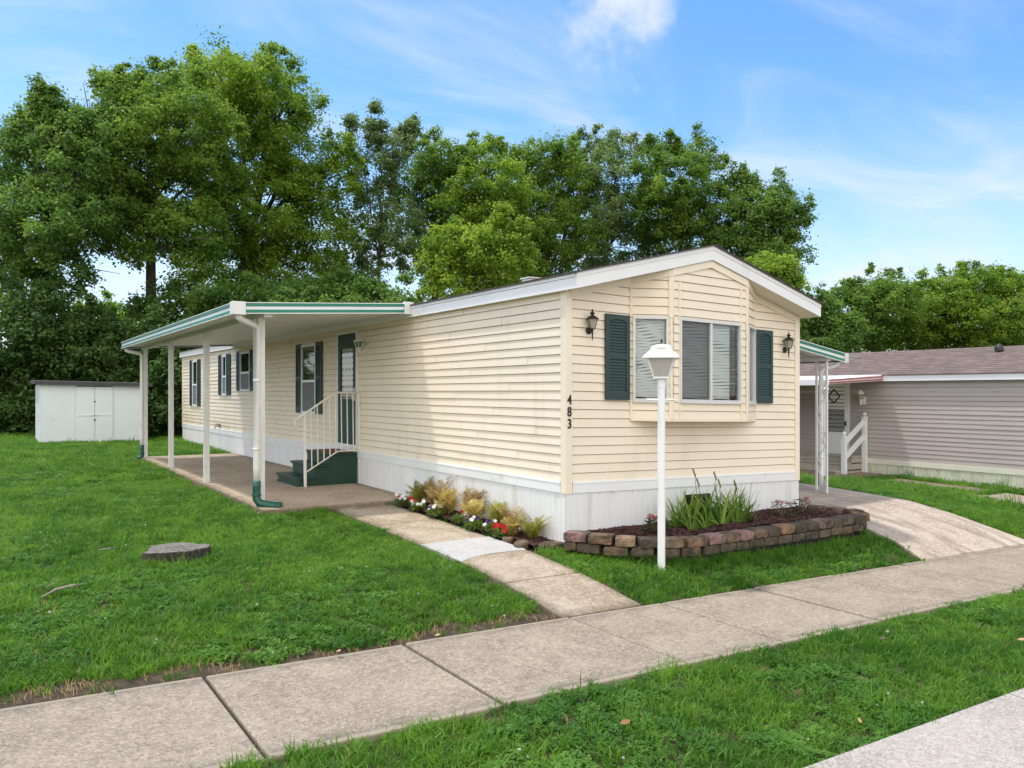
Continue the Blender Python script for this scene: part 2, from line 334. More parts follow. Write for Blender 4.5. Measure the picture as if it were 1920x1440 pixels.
# ------------------------------------------------------------------ the ground
def lerp_table(t, x):
    if x <= t[0][0]: return t[0][1]
    for (a, fa), (b, fb) in zip(t, t[1:]):
        if x <= b: return fa + (fb - fa) * (x - a) / (b - a)
    return t[-1][1]
def P(x): return -.285 - .027 * (max(-9, min(10, x)) + 1.35)
TL = [(0, -.115), (1, -.085), (2, -.055), (3.5, -.02), (6, 0), (14, .0), (21, .07), (40, .25), (120, .8)]
TD = [(0, -.065), (1.3, .0), (3, .03), (14, .05), (40, .2), (120, .8)]
TF = [(-1.75, 0), (-1.3, .36), (-.8, .68), (-.3, .88), (0, 1)]
def sst(a, b, x):
    t = max(0., min(1., (x - a) / (b - a))); return t * t * (3 - 2 * t)
def G(x, y):                                # height of the paved surfaces / lawn
    if y <= -1.75:
        z = P(x)
        if y < -3.2: z -= .035 * min(1, (-3.2 - y) / 1.2)
        return z
    yy = max(0., y); b = lerp_table(TL, yy)
    if x > 2.5:
        w = sst(2.5, 4.6, x); b = b * (1 - w) + lerp_table(TD, yy) * w
    if x > 6.6: b += -.38 * min(1., (x - 6.6) / 4.2) * (1 - .5 * sst(15, 60, yy))
    if x < -1.4: b += .02 * min(1., (-1.4 - x) / 2)
    t = lerp_table(TF, y)
    return P(x) * (1 - t) + b * t
def lumpy(x, y): return .012 * math.sin(1.7 * x + .6) * math.sin(1.3 * y + 1.1) + .008 * math.sin(3.9 * x + 2 * y)

def grid_axis(lo, hi, near_lo, near_hi, step):
    a = []; x = near_lo
    while x < near_hi: a.append(x); x += step
    d = step; 
    while x < hi: a.append(x); d *= 1.35; x += d
    a.append(hi); x = near_lo; d = step; pre = []
    while True:
        d *= 1.35; x -= d
        if x < lo: break
        pre.append(x)
    return [lo] + pre[::-1] + a
xs = grid_axis(-400, 400, -14, 16, .3); ys = grid_axis(-300, 500, -6, 24, .3)
g = MB(); nx = len(xs)
for y in ys:
    for x in xs: g.v.append((x, y, G(x, y) - .035 + (lumpy(x, y) if (x < -1.5 or y < -3.3) else 0)))
for j in range(len(ys) - 1):
    for i in range(nx - 1): a = j * nx + i; g.f.append((a, a + 1, a + 1 + nx, a + nx))
struct(g.build('ground', M['soil'], smooth=True))

def sheet(name, x0, x1, y0, y1, m, step=.25, lift=0., th=.10, edge=None):
    """a slab following the ground with real thickness"""
    b = MB(); nx = max(1, round((x1 - x0) / step)); ny = max(1, round((y1 - y0) / step)); top = []
    for j in range(ny + 1):
        for i in range(nx + 1):
            x = x0 + (x1 - x0) * i / nx; y = y0 + (y1 - y0) * j / ny
            if edge: x, y = edge(x, y, i / nx, j / ny)
            b.v.append((x, y, G(x, y) + lift))
    W = nx + 1
    for j in range(ny):
        for i in range(nx): a = j * W + i; b.f.append((a, a + 1, a + 1 + W, a + W))
    n0 = len(b.v); loop = [i for i in range(W)] + [j * W + nx for j in range(1, ny + 1)] + [ny * W + i for i in range(nx - 1, -1, -1)] + [j * W for j in range(ny - 1, 0, -1)]
    for i in loop: x, y, z = b.v[i]; b.v.append((x, y, z - th))
    for k in range(len(loop)): k2 = (k + 1) % len(loop); b.f.append((loop[k], n0 + k, n0 + k2, loop[k2]))
    return b
# public sidewalk: one structure of slabs with open joints
sw = MB(); js = [-13.0, -11.4, -9.95, -8.5, -7.1, -5.68, -4.27, -2.85, -1.31, -.25, 1.02, 2.31, 3.6, 4.9, 6.2, 7.6, 9, 10.4, 11.8, 13.2]
jit = random.Random(3)
for a, b in zip(js, js[1:]):
    l = jit.uniform(-.004, .006); s = sheet('x', a + .012, b - .012, -3.15, -1.76, None, .25, l); sw.add(s.v, s.f)
struct(sw.build('sidewalk', M['sidewalk'], bevel=.012))
struct(sheet('x', -13, 13.2, -3.13, -1.78, None, .3, -.03).build('sidewalk_joint_base', M['joint']))
# kerb and road
kb = MB(); ks = [-14, -11, -8, -4.9, -2.1, .12, 3.1, 6.1, 9.1, 12.1, 15]
for a, b in zip(ks, ks[1:]):
    n = 10
    prof = [(-4.60, .0), (-4.82, -.012), (-4.86, -.03), (-5.6, -.06), (-6.6, -.07)]
    base = len(kb.v)
    for i in range(n + 1):
        x = a + .004 + (b - a - .008) * i / n
        for (py, pz) in [(-4.60, -.25)] + prof: kb.v.append((x, py, G(x, -4.6) + .02 + pz))
    W = 6
    for i in range(n):
        for k in range(W - 1): q = base + i * W + k; kb.f.append((q, q + 1, q + 1 + W, q + W))
struct(kb.build('kerb', M['kerbc']))
rd = MB()
for a, b in zip(range(-40, 60, 4), range(-36, 64, 4)):
    rd.quad((a, -6.58, G(a, -4.6) - .06), (a, -13, G(a, -4.6) - .02), (b, -13, G(b, -4.6) - .02), (b, -6.58, G(b, -4.6) - .06))
struct(rd.build('road', M['asphalt']))
# front walk: slabs, one of them newly poured and pale
wy = [(-1.74, -.84), (-.82, .12), (.92, 2.2), (2.22, 3.66)]
wk = MB()
for a, b in wy: s = sheet('x', -1.36, -.46, a, b, None, .15, 0); wk.add(s.v, s.f)
struct(wk.build('front_walk', M['walk'], bevel=.008))
nw = MB()
s = sheet('x', -1.36, -.46, .0, .9, None, .1, .006, .1, lambda x, y, i, j: (x, y + (1 - j) * (.16 + .10 * math.sin(3.2 * i + .4) - .22 * (1 - i)), ))
nw.add(s.v, s.f); struct(nw.build('new_walk_slab', M['newcon'], bevel=.006))
struct(sheet('x', -1.34, -.48, -1.74, 3.64, None, .25, -.02).build('walk_joint_base', M['joint']))
struct(sheet('x', -2.30, .15, 3.66, 14.1, None, .3, .045, .16).build('patio', M['patioc'], bevel=.012))
# driveway beside the home, flaring at the street
dr = MB()
def fl(x, y, i, j):
    w = max(0, (-.9 - y) / .85); return (x + (i - .5) * .5 * w * w + .0, y)
s = sheet('x', 4.4, 6.75, -1.74, .55, None, .2, .0, .1, fl); dr.add(s.v, s.f)
s = sheet('x', 4.16, 6.75, .57, 14, None, .4, .0); dr.add(s.v, s.f)
struct(dr.build('driveway', M['drivec'], bevel=.008))
for (x0, x1, y0, y1) in ((9.9, 11.5, -.6, .75), ):
    struct(sheet('x', x0, x1, y0, y1, None, .3, .03, .12).build('paving_slab', M['sidewalk'], bevel=.01))
struct(sheet('x', 9.2, 12.4, 3.6, 7.5, None, .4, .03, .12).build('neighbour_patio', M['patioc'], bevel=.01))
struct(sheet('x', 11.0, 11.9, 1.1, 3.3, None, .4, .012, .08).build('stepping_path', M['walk'], bevel=.01))

# ------------------------------------------------------------------ siding, skirting
def lap(mb, o, d, n, s0, s1, zlo, ztop, z0, c, proud=.013, brk=None):
    """lapped courses on a vertical face: o + d*s, outward n; ztop(s) may slope"""
    o, d, n = Vector(o), Vector(d), Vector(n)
    zt = ztop if callable(ztop) else (lambda s: ztop)
    bs = brk or ([s0, s1] if not callable(ztop) else [s0 + (s1 - s0) * i / max(1, round((s1 - s0) / .06)) for i in range(max(1, round((s1 - s0) / .06)) + 1)])
    zmax = max(zt(b) for b in bs); k = math.floor((zlo - z0) / c + 1e-6)
    gv = .006
    def off(z, kk): return proud * (1 - min(1, max(0, (z - (z0 + kk * c)) / c)))
    while z0 + k * c < zmax:
        za = max(zlo, z0 + k * c); zb = z0 + (k + 1) * c
        segs = list(zip(bs, bs[1:]))
        if len(bs) == 2 and s1 - s0 > 6:
            st_ = (k * 2.31) % 3.66 + s0; cuts = [s0]
            while st_ < s1 - .4: cuts.append(st_) if st_ > s0 + .4 else None; st_ += 3.66
            cuts.append(s1); segs = list(zip(cuts, cuts[1:]))
        for si, (a, b) in enumerate(segs):
            xo = .003 * (si % 2) if len(bs) == 2 else 0
            ta, tb = min(zb, zt(a)), min(zb, zt(b))
            if ta <= za and tb <= za: continue
            ta, tb = max(ta, za), max(tb, za)
            q = lambda s, z: o + d * s + n * (off(z, k) + xo) + Vector((0, 0, z))
            A, B, C_, D = q(a, za), q(b, za), q(b, tb - gv if tb >= zb - 1e-6 else tb), q(a, ta - gv if ta >= zb - 1e-6 else ta)
            mb.quad(A, B, C_, D)
            w = lambda p: Vector((p.x, p.y, p.z)) - n * (proud + .002) + Vector((0, 0, .003))
            mb.quad(w(A), w(B), B, A)
            if za > zlo + 1e-6:
                dn = Vector((0, 0, -.006)); mb.quad(w(A) + dn - n * .01, w(B) + dn - n * .01, w(B) - n * .01, w(A) - n * .01); mb.quad(w(A) - n * .01, w(B) - n * .01, w(B), w(A))
        k += 1
def ribs(mb, o, d, n, s0, s1, z0, z1, pitch=.1, g=.010, dep=.008):
    o, d, n = Vector(o), Vector(d), Vector(n); pts = []; s = s0
    while s < s1 - 1e-6:
        e = min(s + pitch, s1); pts += [(s, 0), (e - g * 2, 0), (e - g * 1.2, -dep), (e - g * .8, -dep)] if e - s > 3 * g else [(s, 0)]; s = e
    pts.append((s1, 0))
    zf = z0 if callable(z0) else (lambda s: z0)
    for (a, ha), (b, hb) in zip(pts, pts[1:]):
        q = lambda s, h, z: o + d * s + n * h + Vector((0, 0, z))
        mb.quad(q(a, ha, zf(a)), q(b, hb, zf(b)), q(b, hb, z1), q(a, ha, z1))

# ------------------------------------------------------------------ the mobile home
W, LEN, ZB, CRS = 4.06, 20.63, .61, .1032
ZBB = .487; OV = .31; SO = .09; PITCH = .257
def zu(x): return 2.745 + PITCH * ((x + SO) if x < W / 2 else (W + SO - x))        # underside of the roof
home = thing('mobile_home', (2, 0, -.1), 'cream mobile home with lapped siding, dark green shutters and house number 483', 'mobile home')
BX0, BX1, BFX0, BFX1, BY = .95, 3.16, 1.37, 2.70, -.26                             # bay window plan
BZ0, WZ0, WZ1 = 1.335, 1.545, 2.545
wl = MB()
EY = Vector((0, 1, 0)); EX = Vector((1, 0, 0))
lap(wl, (0, 0, 0), EY, (-1, 0, 0), 0, LEN, ZB, 2.80, ZB, CRS)
lap(wl, (W, 0, 0), EY, (1, 0, 0), 0, LEN, ZB, 2.80, ZB, CRS)
lap(wl, (0, 0, 0), EX, (0, -1, 0), 0, BX0, ZB, zu, ZB, CRS)
lap(wl, (0, 0, 0), EX, (0, -1, 0), BX1, W, ZB, zu, ZB, CRS)
lap(wl, (0, 0, 0), EX, (0, -1, 0), BX0, BX1, ZB, BZ0 + .02, ZB, CRS)
lap(wl, (0, LEN, 0), EX, (0, 1, 0), 0, W, ZB, zu, ZB, CRS)
wl.build('wall', M['cream'], home, sag=True)
# bay: siding above and below the glass on three faces, then its underside
bay = MB(); bl = Vector((BFX0 - BX0, BY, 0)); br_ = Vector((BX1 - BFX1, -BY, 0)); ll, lr = bl.length, br_.length
faces = [(Vector((BX0, 0, 0)), bl.normalized(), ll), (Vector((BFX0, BY, 0)), EX, BFX1 - BFX0), (Vector((BFX1, BY, 0)), br_.normalized(), lr)]
for o, d, l in faces:
    n = Vector((d.y, -d.x, 0))
    lap(bay, o, d, n, 0, l, BZ0, WZ0, ZB, CRS)
    lap(bay, o, d, n, 0, l, WZ1, lambda s, o=o, d=d: zu((o + d * s).x), ZB, CRS)
    e = .10
    for a, b in ((0, .035), (l - .035, l)): lap(bay, o, d, n, a, b, WZ0, WZ1, ZB, CRS)
bay.add([(BX0, .01, BZ0), (BFX0, BY, BZ0), (BFX1, BY, BZ0), (BX1, .01, BZ0)], [(0, 3, 2, 1)])
bayo = bay.build('bay', M['cream'], home, sag=True)
bt = MB()                                                                           # vertical trims on the bay edges
def vtrim(mb, p, d, w, z0, z1, t=.022):
    d = Vector(d); n = Vector((d.y, -d.x, 0)); mb.obox(Vector(p) - n * .004 + Vector((0, 0, z0)), d * w, n * (t + .004), (0, 0, z1 - z0))
for o, d, l in faces:
    for s in (0, l - .03): 
        q = o + d * s; vtrim(bt, q, d, .03, BZ0 - .004, WZ0, .02); vtrim(bt, q, d, .03, WZ1, min(zu(q.x), zu((q + d * .03).x)) - .03, .02)
for (cx_, cy_) in ((BFX0, BY), (BFX1, BY)): bt.tube([(cx_, cy_, BZ0 - .004), (cx_, cy_, zu(cx_) - .02)], .021, 10)
for s in (.115, ): 
    q = faces[1][0] + EX * s; vtrim(bt, q, EX, .022, BZ0 - .003, 3.02, .021); q = faces[1][0] + EX * (faces[1][2] - s - .02); vtrim(bt, q, EX, .022, BZ0 - .003, 3.02, .021)
for o, d, l in faces: vtrim(bt, o, d, l, BZ0 - .03, BZ0 + .012, .018)
bt.build('bay_trim', M['creamtrim'], bayo, sag=True)
bp = MB()                                                                           # lapped strips beside the front glass
lap(bp, faces[1][0], EX, (0, -1, 0), 0, .125, WZ0, WZ1, ZB, CRS); bp.build('bay_strip', M['cream'], bayo, sag=True)
bp = MB(); lap(bp, faces[1][0], EX, (0, -1, 0), faces[1][2] - .125, faces[1][2], WZ0, WZ1, ZB, CRS); bp.build('bay_strip', M['cream'], bayo, sag=True)
# bay windows
def bay_window(o, d, a, b, split, screen):
    n = Vector((d.y, -d.x, 0)); fr = MB()
    def fb(s0, s1, z0, z1, t0=.0, t1=.03): fr.obox(o + d * s0 + n * t0 + Vector((0, 0, z0)), d * (s1 - s0), n * (t1 - t0), (0, 0, z1 - z0))
    w = .028
    fb(a, b, WZ0 - .02, WZ0 + w, -.04, .034); fb(a, b, WZ1 - w, WZ1 + .006, -.04, .03); fb(a, a + w, WZ0 + w, WZ1 - w, -.04, .028); fb(b - w, b, WZ0 + w, WZ1 - w, -.04, .028)
    if split: fb(split - .018, split + .018, WZ0 + w, WZ1 - w, -.035, .02)
    f = fr.build('window', M['alu'], home, sag=True)
    g = MB(); z0, z1 = WZ0 + w, WZ1 - w
    g.quad(o + d * (a + w) - n * .012 + Vector((0, 0, z0)), o + d * (b - w) - n * .012 + Vector((0, 0, z0)), o + d * (b - w) - n * .012 + Vector((0, 0, z1)), o + d * (a + w) - n * .012 + Vector((0, 0, z1))); g.build('pane', M['glass'], f, sag=True)
    bl_ = MB(); z = z0 + .01; i = 0
    while z < z1 - .02:
        k = 12; pts = []
        dz = lambda t: .006 * math.sin(2.1 * t + i * .55) + .006 * math.sin(5 * t + i)
        for q in range(k):
            t0, t1 = q / k, (q + 1) / k; s0 = a + w + (b - a - 2 * w) * t0; s1 = a + w + (b - a - 2 * w) * t1
            if split and t1 > .98: continue
            p0, p1 = o + d * s0 - n * .07, o + d * s1 - n * .07
            bl_.quad(p0 + Vector((0, 0, z + dz(t0 * 2))), p1 + Vector((0, 0, z + dz(t1 * 2))), p1 - n * .009 + Vector((0, 0, z + .0325 + dz(t1 * 2))), p0 - n * .009 + Vector((0, 0, z + .0325 + dz(t0 * 2))))
        z += .036; i += 1
    bl_.build('blind', M['blind'], f, sag=True)
    if screen:
        sc = MB(); sc.obox(o + d * (a + w + .002) - n * .004 + Vector((0, 0, z0)), d * (split - .02 - a - w), n * .002, (0, 0, z1 - z0)); sc.build('insect_screen', M['screenmesh'], f, sag=True)
def screenmesh():
    m = bpy.data.materials.new('fine screen'); m.use_nodes = True; nt = m.node_tree; b = nt.nodes['Principled BSDF']; b.inputs['Base Color'].default_value = (.09, .10, .11, 1)
    t = nt.nodes.new('ShaderNodeBsdfTransparent'); ms = nt.nodes.new('ShaderNodeMixShader'); ms.inputs[0].default_value = .28
    nt.links.new(t.outputs[0], ms.inputs[1]); nt.links.new(b.outputs[0], ms.inputs[2]); nt.links.new(ms.outputs[0], nt.nodes['Material Output'].inputs[0]); return m
M['screenmesh'] = screenmesh()
bay_window(faces[0][0], faces[0][1], .035, ll - .035, None, False)
bay_window(faces[1][0], faces[1][1], .125, BFX1 - BFX0 - .125, (BFX1 - BFX0) / 2, True)
bay_window(faces[2][0], faces[2][1], .035, lr - .035, None, False)
# corner posts, skirt board, skirting, vent
ct = MB()
for (x, y, sx, sy) in ((0, 0, -1, -1), (W, 0, 1, -1), (0, LEN, -1, 1), (W, LEN, 1, 1)):
    x0, x1 = sorted((x + sx * .022, x - sx * .075)); y0, y1 = sorted((y + sy * .022, y - sy * .075))
    mb = MB(); mb.box(x0, x1, y0, y1, ZBB - .006, 2.77); mb.build('corner_trim', M['creamtrim'], home, sag=True, bevel=.004)
sb = MB(); sb.box(-.026, .0, .08, LEN - .08, ZBB, ZB + .004); sb.box(W, W + .026, .08, LEN - .08, ZBB, ZB + .004); sb.box(.08, W - .08, -.026, 0, ZBB, ZB + .004); sb.box(.08, W - .08, LEN, LEN + .026, ZBB, ZB + .004)
sb.box(-.031, -.0, .08, LEN - .08, ZB - .02, ZB - .008); sb.box(.08, W - .08, -.031, 0, ZB - .02, ZB - .008)
sb.build('skirt_board', M['white'], home, sag=True)
sk = MB()
ribs(sk, (-.012, 0, 0), EY, (-1, 0, 0), -.01, LEN, lambda s: -.22, ZBB); ribs(sk, (0, -.012, 0), EX, (0, -1, 0), -.01, W + .01, -.35, ZBB + .05)
ribs(sk, (W + .012, 0, 0), EY, (1, 0, 0), 0, LEN, -.35, ZBB); ribs(sk, (0, LEN, 0), EX, (0, 1, 0), 0, W, -.3, ZBB)
sk.build('skirting', M['skirt'], home, sag=True)
vt = MB(); vt.box(1.84, 2.28, -.034, -.012, .13, .385)
vo = vt.build('vent', M['black'], home, sag=True)
lv = MB()
for i in range(9): lv.obox((1.86, -.036, .15 + i * .025), (.40, 0, 0), (0, -.012, -.008), (0, .0, .012))
lv.build('louvre', M['bronze'], vo, sag=True)
# roof, fascias, soffits
rf = MB()
def rp(x, y, dz=0): return (x, y, zu(x) + .175 + dz)
for (xa, xb) in ((-SO - .03, W / 2), (W / 2, W + SO + .03)):
    za, zb_ = [2.92 + PITCH * ((x + SO) if x <= W / 2 else (W + SO - x)) for x in (xa, xb)]
    y0, y1 = -OV - .03, LEN + .1
    rf.add([(xa, y0, za), (xb, y0, zb_), (xb, y1, zb_), (xa, y1, za), (xa, y0, za + .018), (xb, y0, zb_ + .018), (xb, y1, zb_ + .018), (xa, y1, za + .018)],
           [(0, 3, 2, 1), (4, 5, 6, 7), (0, 1, 5, 4), (1, 2, 6, 5), (2, 3, 7, 6), (3, 0, 4, 7)])
roof = rf.build('roof', M['roof'], home, sag=True)
def rake(y, yo):
    m_ = MB()
    for (xa, xb) in ((-SO, W / 2), (W / 2, W + SO)):
        for (d0, d1, t) in ((0, .125, 0.), (.125, .172, .008)):
            pz = lambda x: 2.748 + PITCH * ((x + SO) if x <= W / 2 else (W + SO - x))
            a, b = pz(xa), pz(xb); yy = y - t if yo < 0 else y + t; y2 = y + .024 if yo < 0 else y - .024
            m_.add([(xa, yy, a + d0), (xb, yy, b + d0), (xb, yy, b + d1), (xa, yy, a + d1), (xa, y2, a + d0), (xb, y2, b + d0), (xb, y2, b + d1), (xa, y2, a + d1)],
                   [(0, 1, 2, 3), (7, 6, 5, 4), (0, 4, 5, 1), (3, 2, 6, 7), (0, 3, 7, 4), (1, 5, 6, 2)])
    m_.build('rake_board', M['white'], roof, sag=True)
rake(-OV, -1); rake(LEN + .07, 1)
for x0, x1 in ((-SO, -SO + .02), (W + SO - .02, W + SO)):
    m_ = MB(); m_.box(x0, x1, -OV + .024, LEN + .046, 2.75, 2.872)
    xo = x0 - .008 if x0 < 1 else x1; m_.box(min(x0, xo), max(x0, xo) if x0 < 1 else xo + .008, -OV + .026, LEN + .04, 2.876, 2.918); m_.build('fascia', M['white'], roof, sag=True)
sf = MB()                                                                           # soffit of the front overhang, in narrow panels
for (xa, xb) in ((-SO + .02, W / 2), (W / 2, W + SO - .02)):
    n = 18
    for i in range(n):
        a = xa + (xb - xa) * i / n; b = xa + (xb - xa) * (i + 1) / n - .006
        sf.quad((a, -OV + .022, zu(a) + .006), (a, .02, zu(a) + .006), (b, .02, zu(b) + .000), (b, -OV + .022, zu(b) + .000))
sf.quad((-SO + .02, 0, 2.758), (-SO + .02, LEN, 2.758), (.0, LEN, 2.758), (.0, 0, 2.758)); sf.quad((W, 0, 2.758), (W, LEN, 2.758), (W + SO - .02, LEN, 2.758), (W + SO - .02, 0, 2.758))
sf.build('soffit', M['soffit'], roof, sag=True)
fz = MB()                                                                           # cream frieze board under the soffit following wall and bay
path = [(.05, 0), (BX0, 0), (BFX0, BY), (W / 2, BY), (BFX1, BY), (BX1, 0), (W - .05, 0)]
for (xa, ya), (xb, yb) in zip(path, path[1:]):
    d = Vector((xb - xa, yb - ya, 0)).normalized(); n = Vector((d.y, -d.x, 0)) * .026
    a, b = Vector((xa, ya, zu(xa) - .088)), Vector((xb, yb, zu(xb) - .088))
    fz.add([a, b, b + n, a + n, a + Vector((0, 0, .086)), b + Vector((0, 0, .086)), b + n + Vector((0, 0, .086)), a + n + Vector((0, 0, .086))],
           [(0, 3, 2, 1), (4, 5, 6, 7), (0, 1, 5, 4), (1, 2, 6, 5), (2, 3, 7, 6), (3, 0, 4, 7)])
fz.build('frieze_board', M['creamtrim'], home, sag=True)
rv = MB(); rv.box(.52, .70, 1.47, 1.65, 3.05, 3.12); rv.box(.50, .72, 1.45, 1.67, 3.12, 3.135); rv.build('roof_vent', M['alu'], roof)

# shutters: a louvred panel with an arched top rail
def shutter(o, d, w, z0, z1, parent):
    o, d = Vector(o), Vector(d); n = Vector((d.y, -d.x, 0)); mb = MB(); t = .030
    def b(s0, s1, za, zb, t0=0., t1=t): mb.obox(o + d * s0 + n * t0 + Vector((0, 0, za)), d * (s1 - s0), n * (t1 - t0), (0, 0, zb - za))
    st = w * .15; H = z1 - z0; mid = z0 + H * .475; rb, rt, rm = H * .085, H * .055, H * .055
    b(0, w, z0, z1, 0, .012); b(0, st, z0, z1, .012); b(w - st, w, z0, z1, .012)
    b(st, w - st, z0, z0 + rb, .012); b(st, w - st, z1 - rt, z1, .012); b(st, w - st, mid, mid + rm, .012)
    k = 8
    for i in range(k):                                                              # arch
        a0 = abs((i + .5) / k - .5) * 2; h = .030 * a0 ** 2 * (H / 1.0)
        if h > .002: b(st + (w - 2 * st) * i / k, st + (w - 2 * st) * (i + 1) / k, z1 - rt - h, z1 - rt, .012)
    for za, zb in ((z0 + rb, mid), (mid + rm, z1 - rt)):
        m_ = round((zb - za) / .034)
        for i in range(m_):
            q = za + (zb - za) * i / m_; p = o + d * st + Vector((0, 0, q)); h = (zb - za) / m_
            mb.add([p + n * .026, p + d * (w - 2 * st) + n * .026, p + d * (w - 2 * st) + n * .013 + Vector((0, 0, h)), p + n * .013 + Vector((0, 0, h))], [(0, 1, 2, 3)])
            mb.add([p + n * .012, p + d * (w - 2 * st) + n * .012, p + d * (w - 2 * st) + n * .026, p + n * .026], [(0, 1, 2, 3)])
    return mb.build('shutter', M['shutter'], parent, sag=True)
shutter((.55, -.014, 0), EX, .365, 1.55, 2.545, home); shutter((3.15, -.014, 0), EX, .335, 1.55, 2.53, home)

# long-side windows: white double-hung sashes
def side_window(y0, y1, z0, z1, sw_):
    EYm = Vector((0, -1, 0))
    for ya in (y1, y0 + sw_): shutter((-.014, ya, 0), EYm, sw_ - .005, z0, z1, home)
    a, b = y0 + sw_, y1 - sw_; fr = MB(); f = .05; x0, x1 = -.045, .0
    def bx(ya, yb, za, zb, d=0.): fr.box(x0 - d, x1, ya, yb, za, zb)
    za, zb = z0 - .01, z1 - .02; mid = za + (zb - za) * .47
    bx(a, b, za, za + f); bx(a, b, zb - f, zb, .004); bx(a, a + f, za + f, zb - f, -.002); bx(b - f, b, za + f, zb - f, -.002); bx(a + f, b - f, mid - .025, mid + .025, -.004)
    fo = fr.build('window', M['white'], home, sag=True)
    p = MB(); p.box(-.022, -.018, a + f, b - f, mid + .025, zb - f); p.build('pane', M['darkglass'], fo, sag=True)
    p = MB(); p.box(-.03, -.026, a + f, b - f, za + f, mid - .025); p.build('insect_screen', M['screen'], fo, sag=True)
side_window(7.67, 9.19, 1.20, 2.60, .34); side_window(12.3, 13.86, 1.655, 2.645, .34); side_window(14.5, 15.75, 1.545, 2.635, .40); side_window(18.0, 19.41, 1.20, 2.61, .37)
# storm door
fr = MB(); fr.box(-.04, 0, 5.95, 5.99, .635, 2.70); fr.box(-.04, 0, 6.83, 6.87, .635, 2.70); fr.box(-.042, 0, 5.99, 6.83, 2.66, 2.70); fr.box(-.05, 0, 5.99, 6.83, .63, .70)
door = fr.build('door', M['white'], home, sag=True)
d_ = MB(); y0, y1, z0, z1 = 5.992, 6.828, .702, 2.658
d_.box(-.034, -.008, y0, y0 + .13, z0, z1); d_.box(-.034, -.008, y1 - .13, y1, z0, z1); d_.box(-.034, -.008, y0 + .13, y1 - .13, z1 - .26, z1); d_.box(-.034, -.008, y0 + .13, y1 - .13, z0, z0 + .80)
d_.box(-.039, -.034, y0 + .16, y1 - .16, z0 + .12, z0 + .68)
d_.build('door_leaf', M['doorgreen'], door, sag=True)
d_ = MB(); d_.quad((-.018, y1 - .13, z0 + .80), (-.018, y0 + .13, z0 + .80), (-.018, y0 + .13, z1 - .26), (-.018, y1 - .13, z1 - .26)); d_.build('pane', M['glass'], door, sag=True)
d_ = MB()
for i in range(14):
    t = y0 + .25 + i * .026; xo = -.008 + (.006 if i % 2 else 0); d_.quad((xo, t, z0 + .80), (-.008 + (0 if i % 2 else .006), t + .026, z0 + .80), (-.008 + (0 if i % 2 else .006), t + .026, z1 - .72), (xo, t, z1 - .72))
d_.build('curtain', M['curtain'], door, sag=True)
d_ = MB(); d_.box(-.006, -.001, y0 + .0, y1, z0 + .8, z1 - .26); d_.build('inner_door', M['dark'], door, sag=True)
d_ = MB()
for t in (.26, .42, .58): d_.box(-.012, -.007, y0 + t - .012, y0 + t + .012, z1 - .74, z1 - .30)
for t in (.30, .50, .72): d_.box(-.013, -.0075, y0 + .2, y0 + .64, z1 - t - .012, z1 - t + .012)
d_.build('glazing_bar', M['curtain'], door, sag=True)
d_ = MB(); d_.tube([(-.034, y0 + .07, 1.66), (-.075, y0 + .07, 1.66), (-.075, y0 + .07, 1.50), (-.034, y0 + .07, 1.50)], .009, 6); d_.box(-.04, -.034, y0 + .045, y0 + .095, 1.47, 1.70); d_.build('handle', M['alu'], door, sag=True)
# house number 4 8 3 on the corner post
for ch, zc in (('4', 1.54), ('8', 1.405), ('3', 1.27)):
    cu = bpy.data.curves.new('digit', 'FONT'); cu.body = ch; cu.size = .150; cu.extrude = .004; cu.align_x = 'CENTER'; cu.align_y = 'CENTER'; cu.offset = .0025
    to = bpy.data.objects.new('tmp', cu); COL.objects.link(to); bpy.context.view_layer.update()
    me = bpy.data.meshes.new_from_object(to.evaluated_get(bpy.context.evaluated_depsgraph_get())); bpy.data.objects.remove(to)
    me.name = 'house_number'; me.materials.clear(); me.materials.append(M['black'])
    zz_ = [v.co.y for v in me.vertices]; xx_ = [v.co.x for v in me.vertices]; cx_, cz_ = (min(xx_) + max(xx_)) / 2, (min(zz_) + max(zz_)) / 2
    for v in me.vertices: x, y, z = v.co; v.co = ((x - cx_) * .80 + .030 - 2, -.0275 - z, (y - cz_) + zc + .1)
    o = bpy.data.objects.new('house_number', me); COL.objects.link(o); o.parent = home
fa = MB(); fa.box(-.05, -.012, 15.6, 15.72, .66, .76); fa.tube([(-.04, 15.66, .7), (-.13, 15.66, .68), (-.15, 15.66, .62)], .015, 6); fa.tube([(-.10, 15.60, .74), (-.10, 15.72, .74)], .02, 6); fa.build('water_tap', M['root'], home, sag=True)

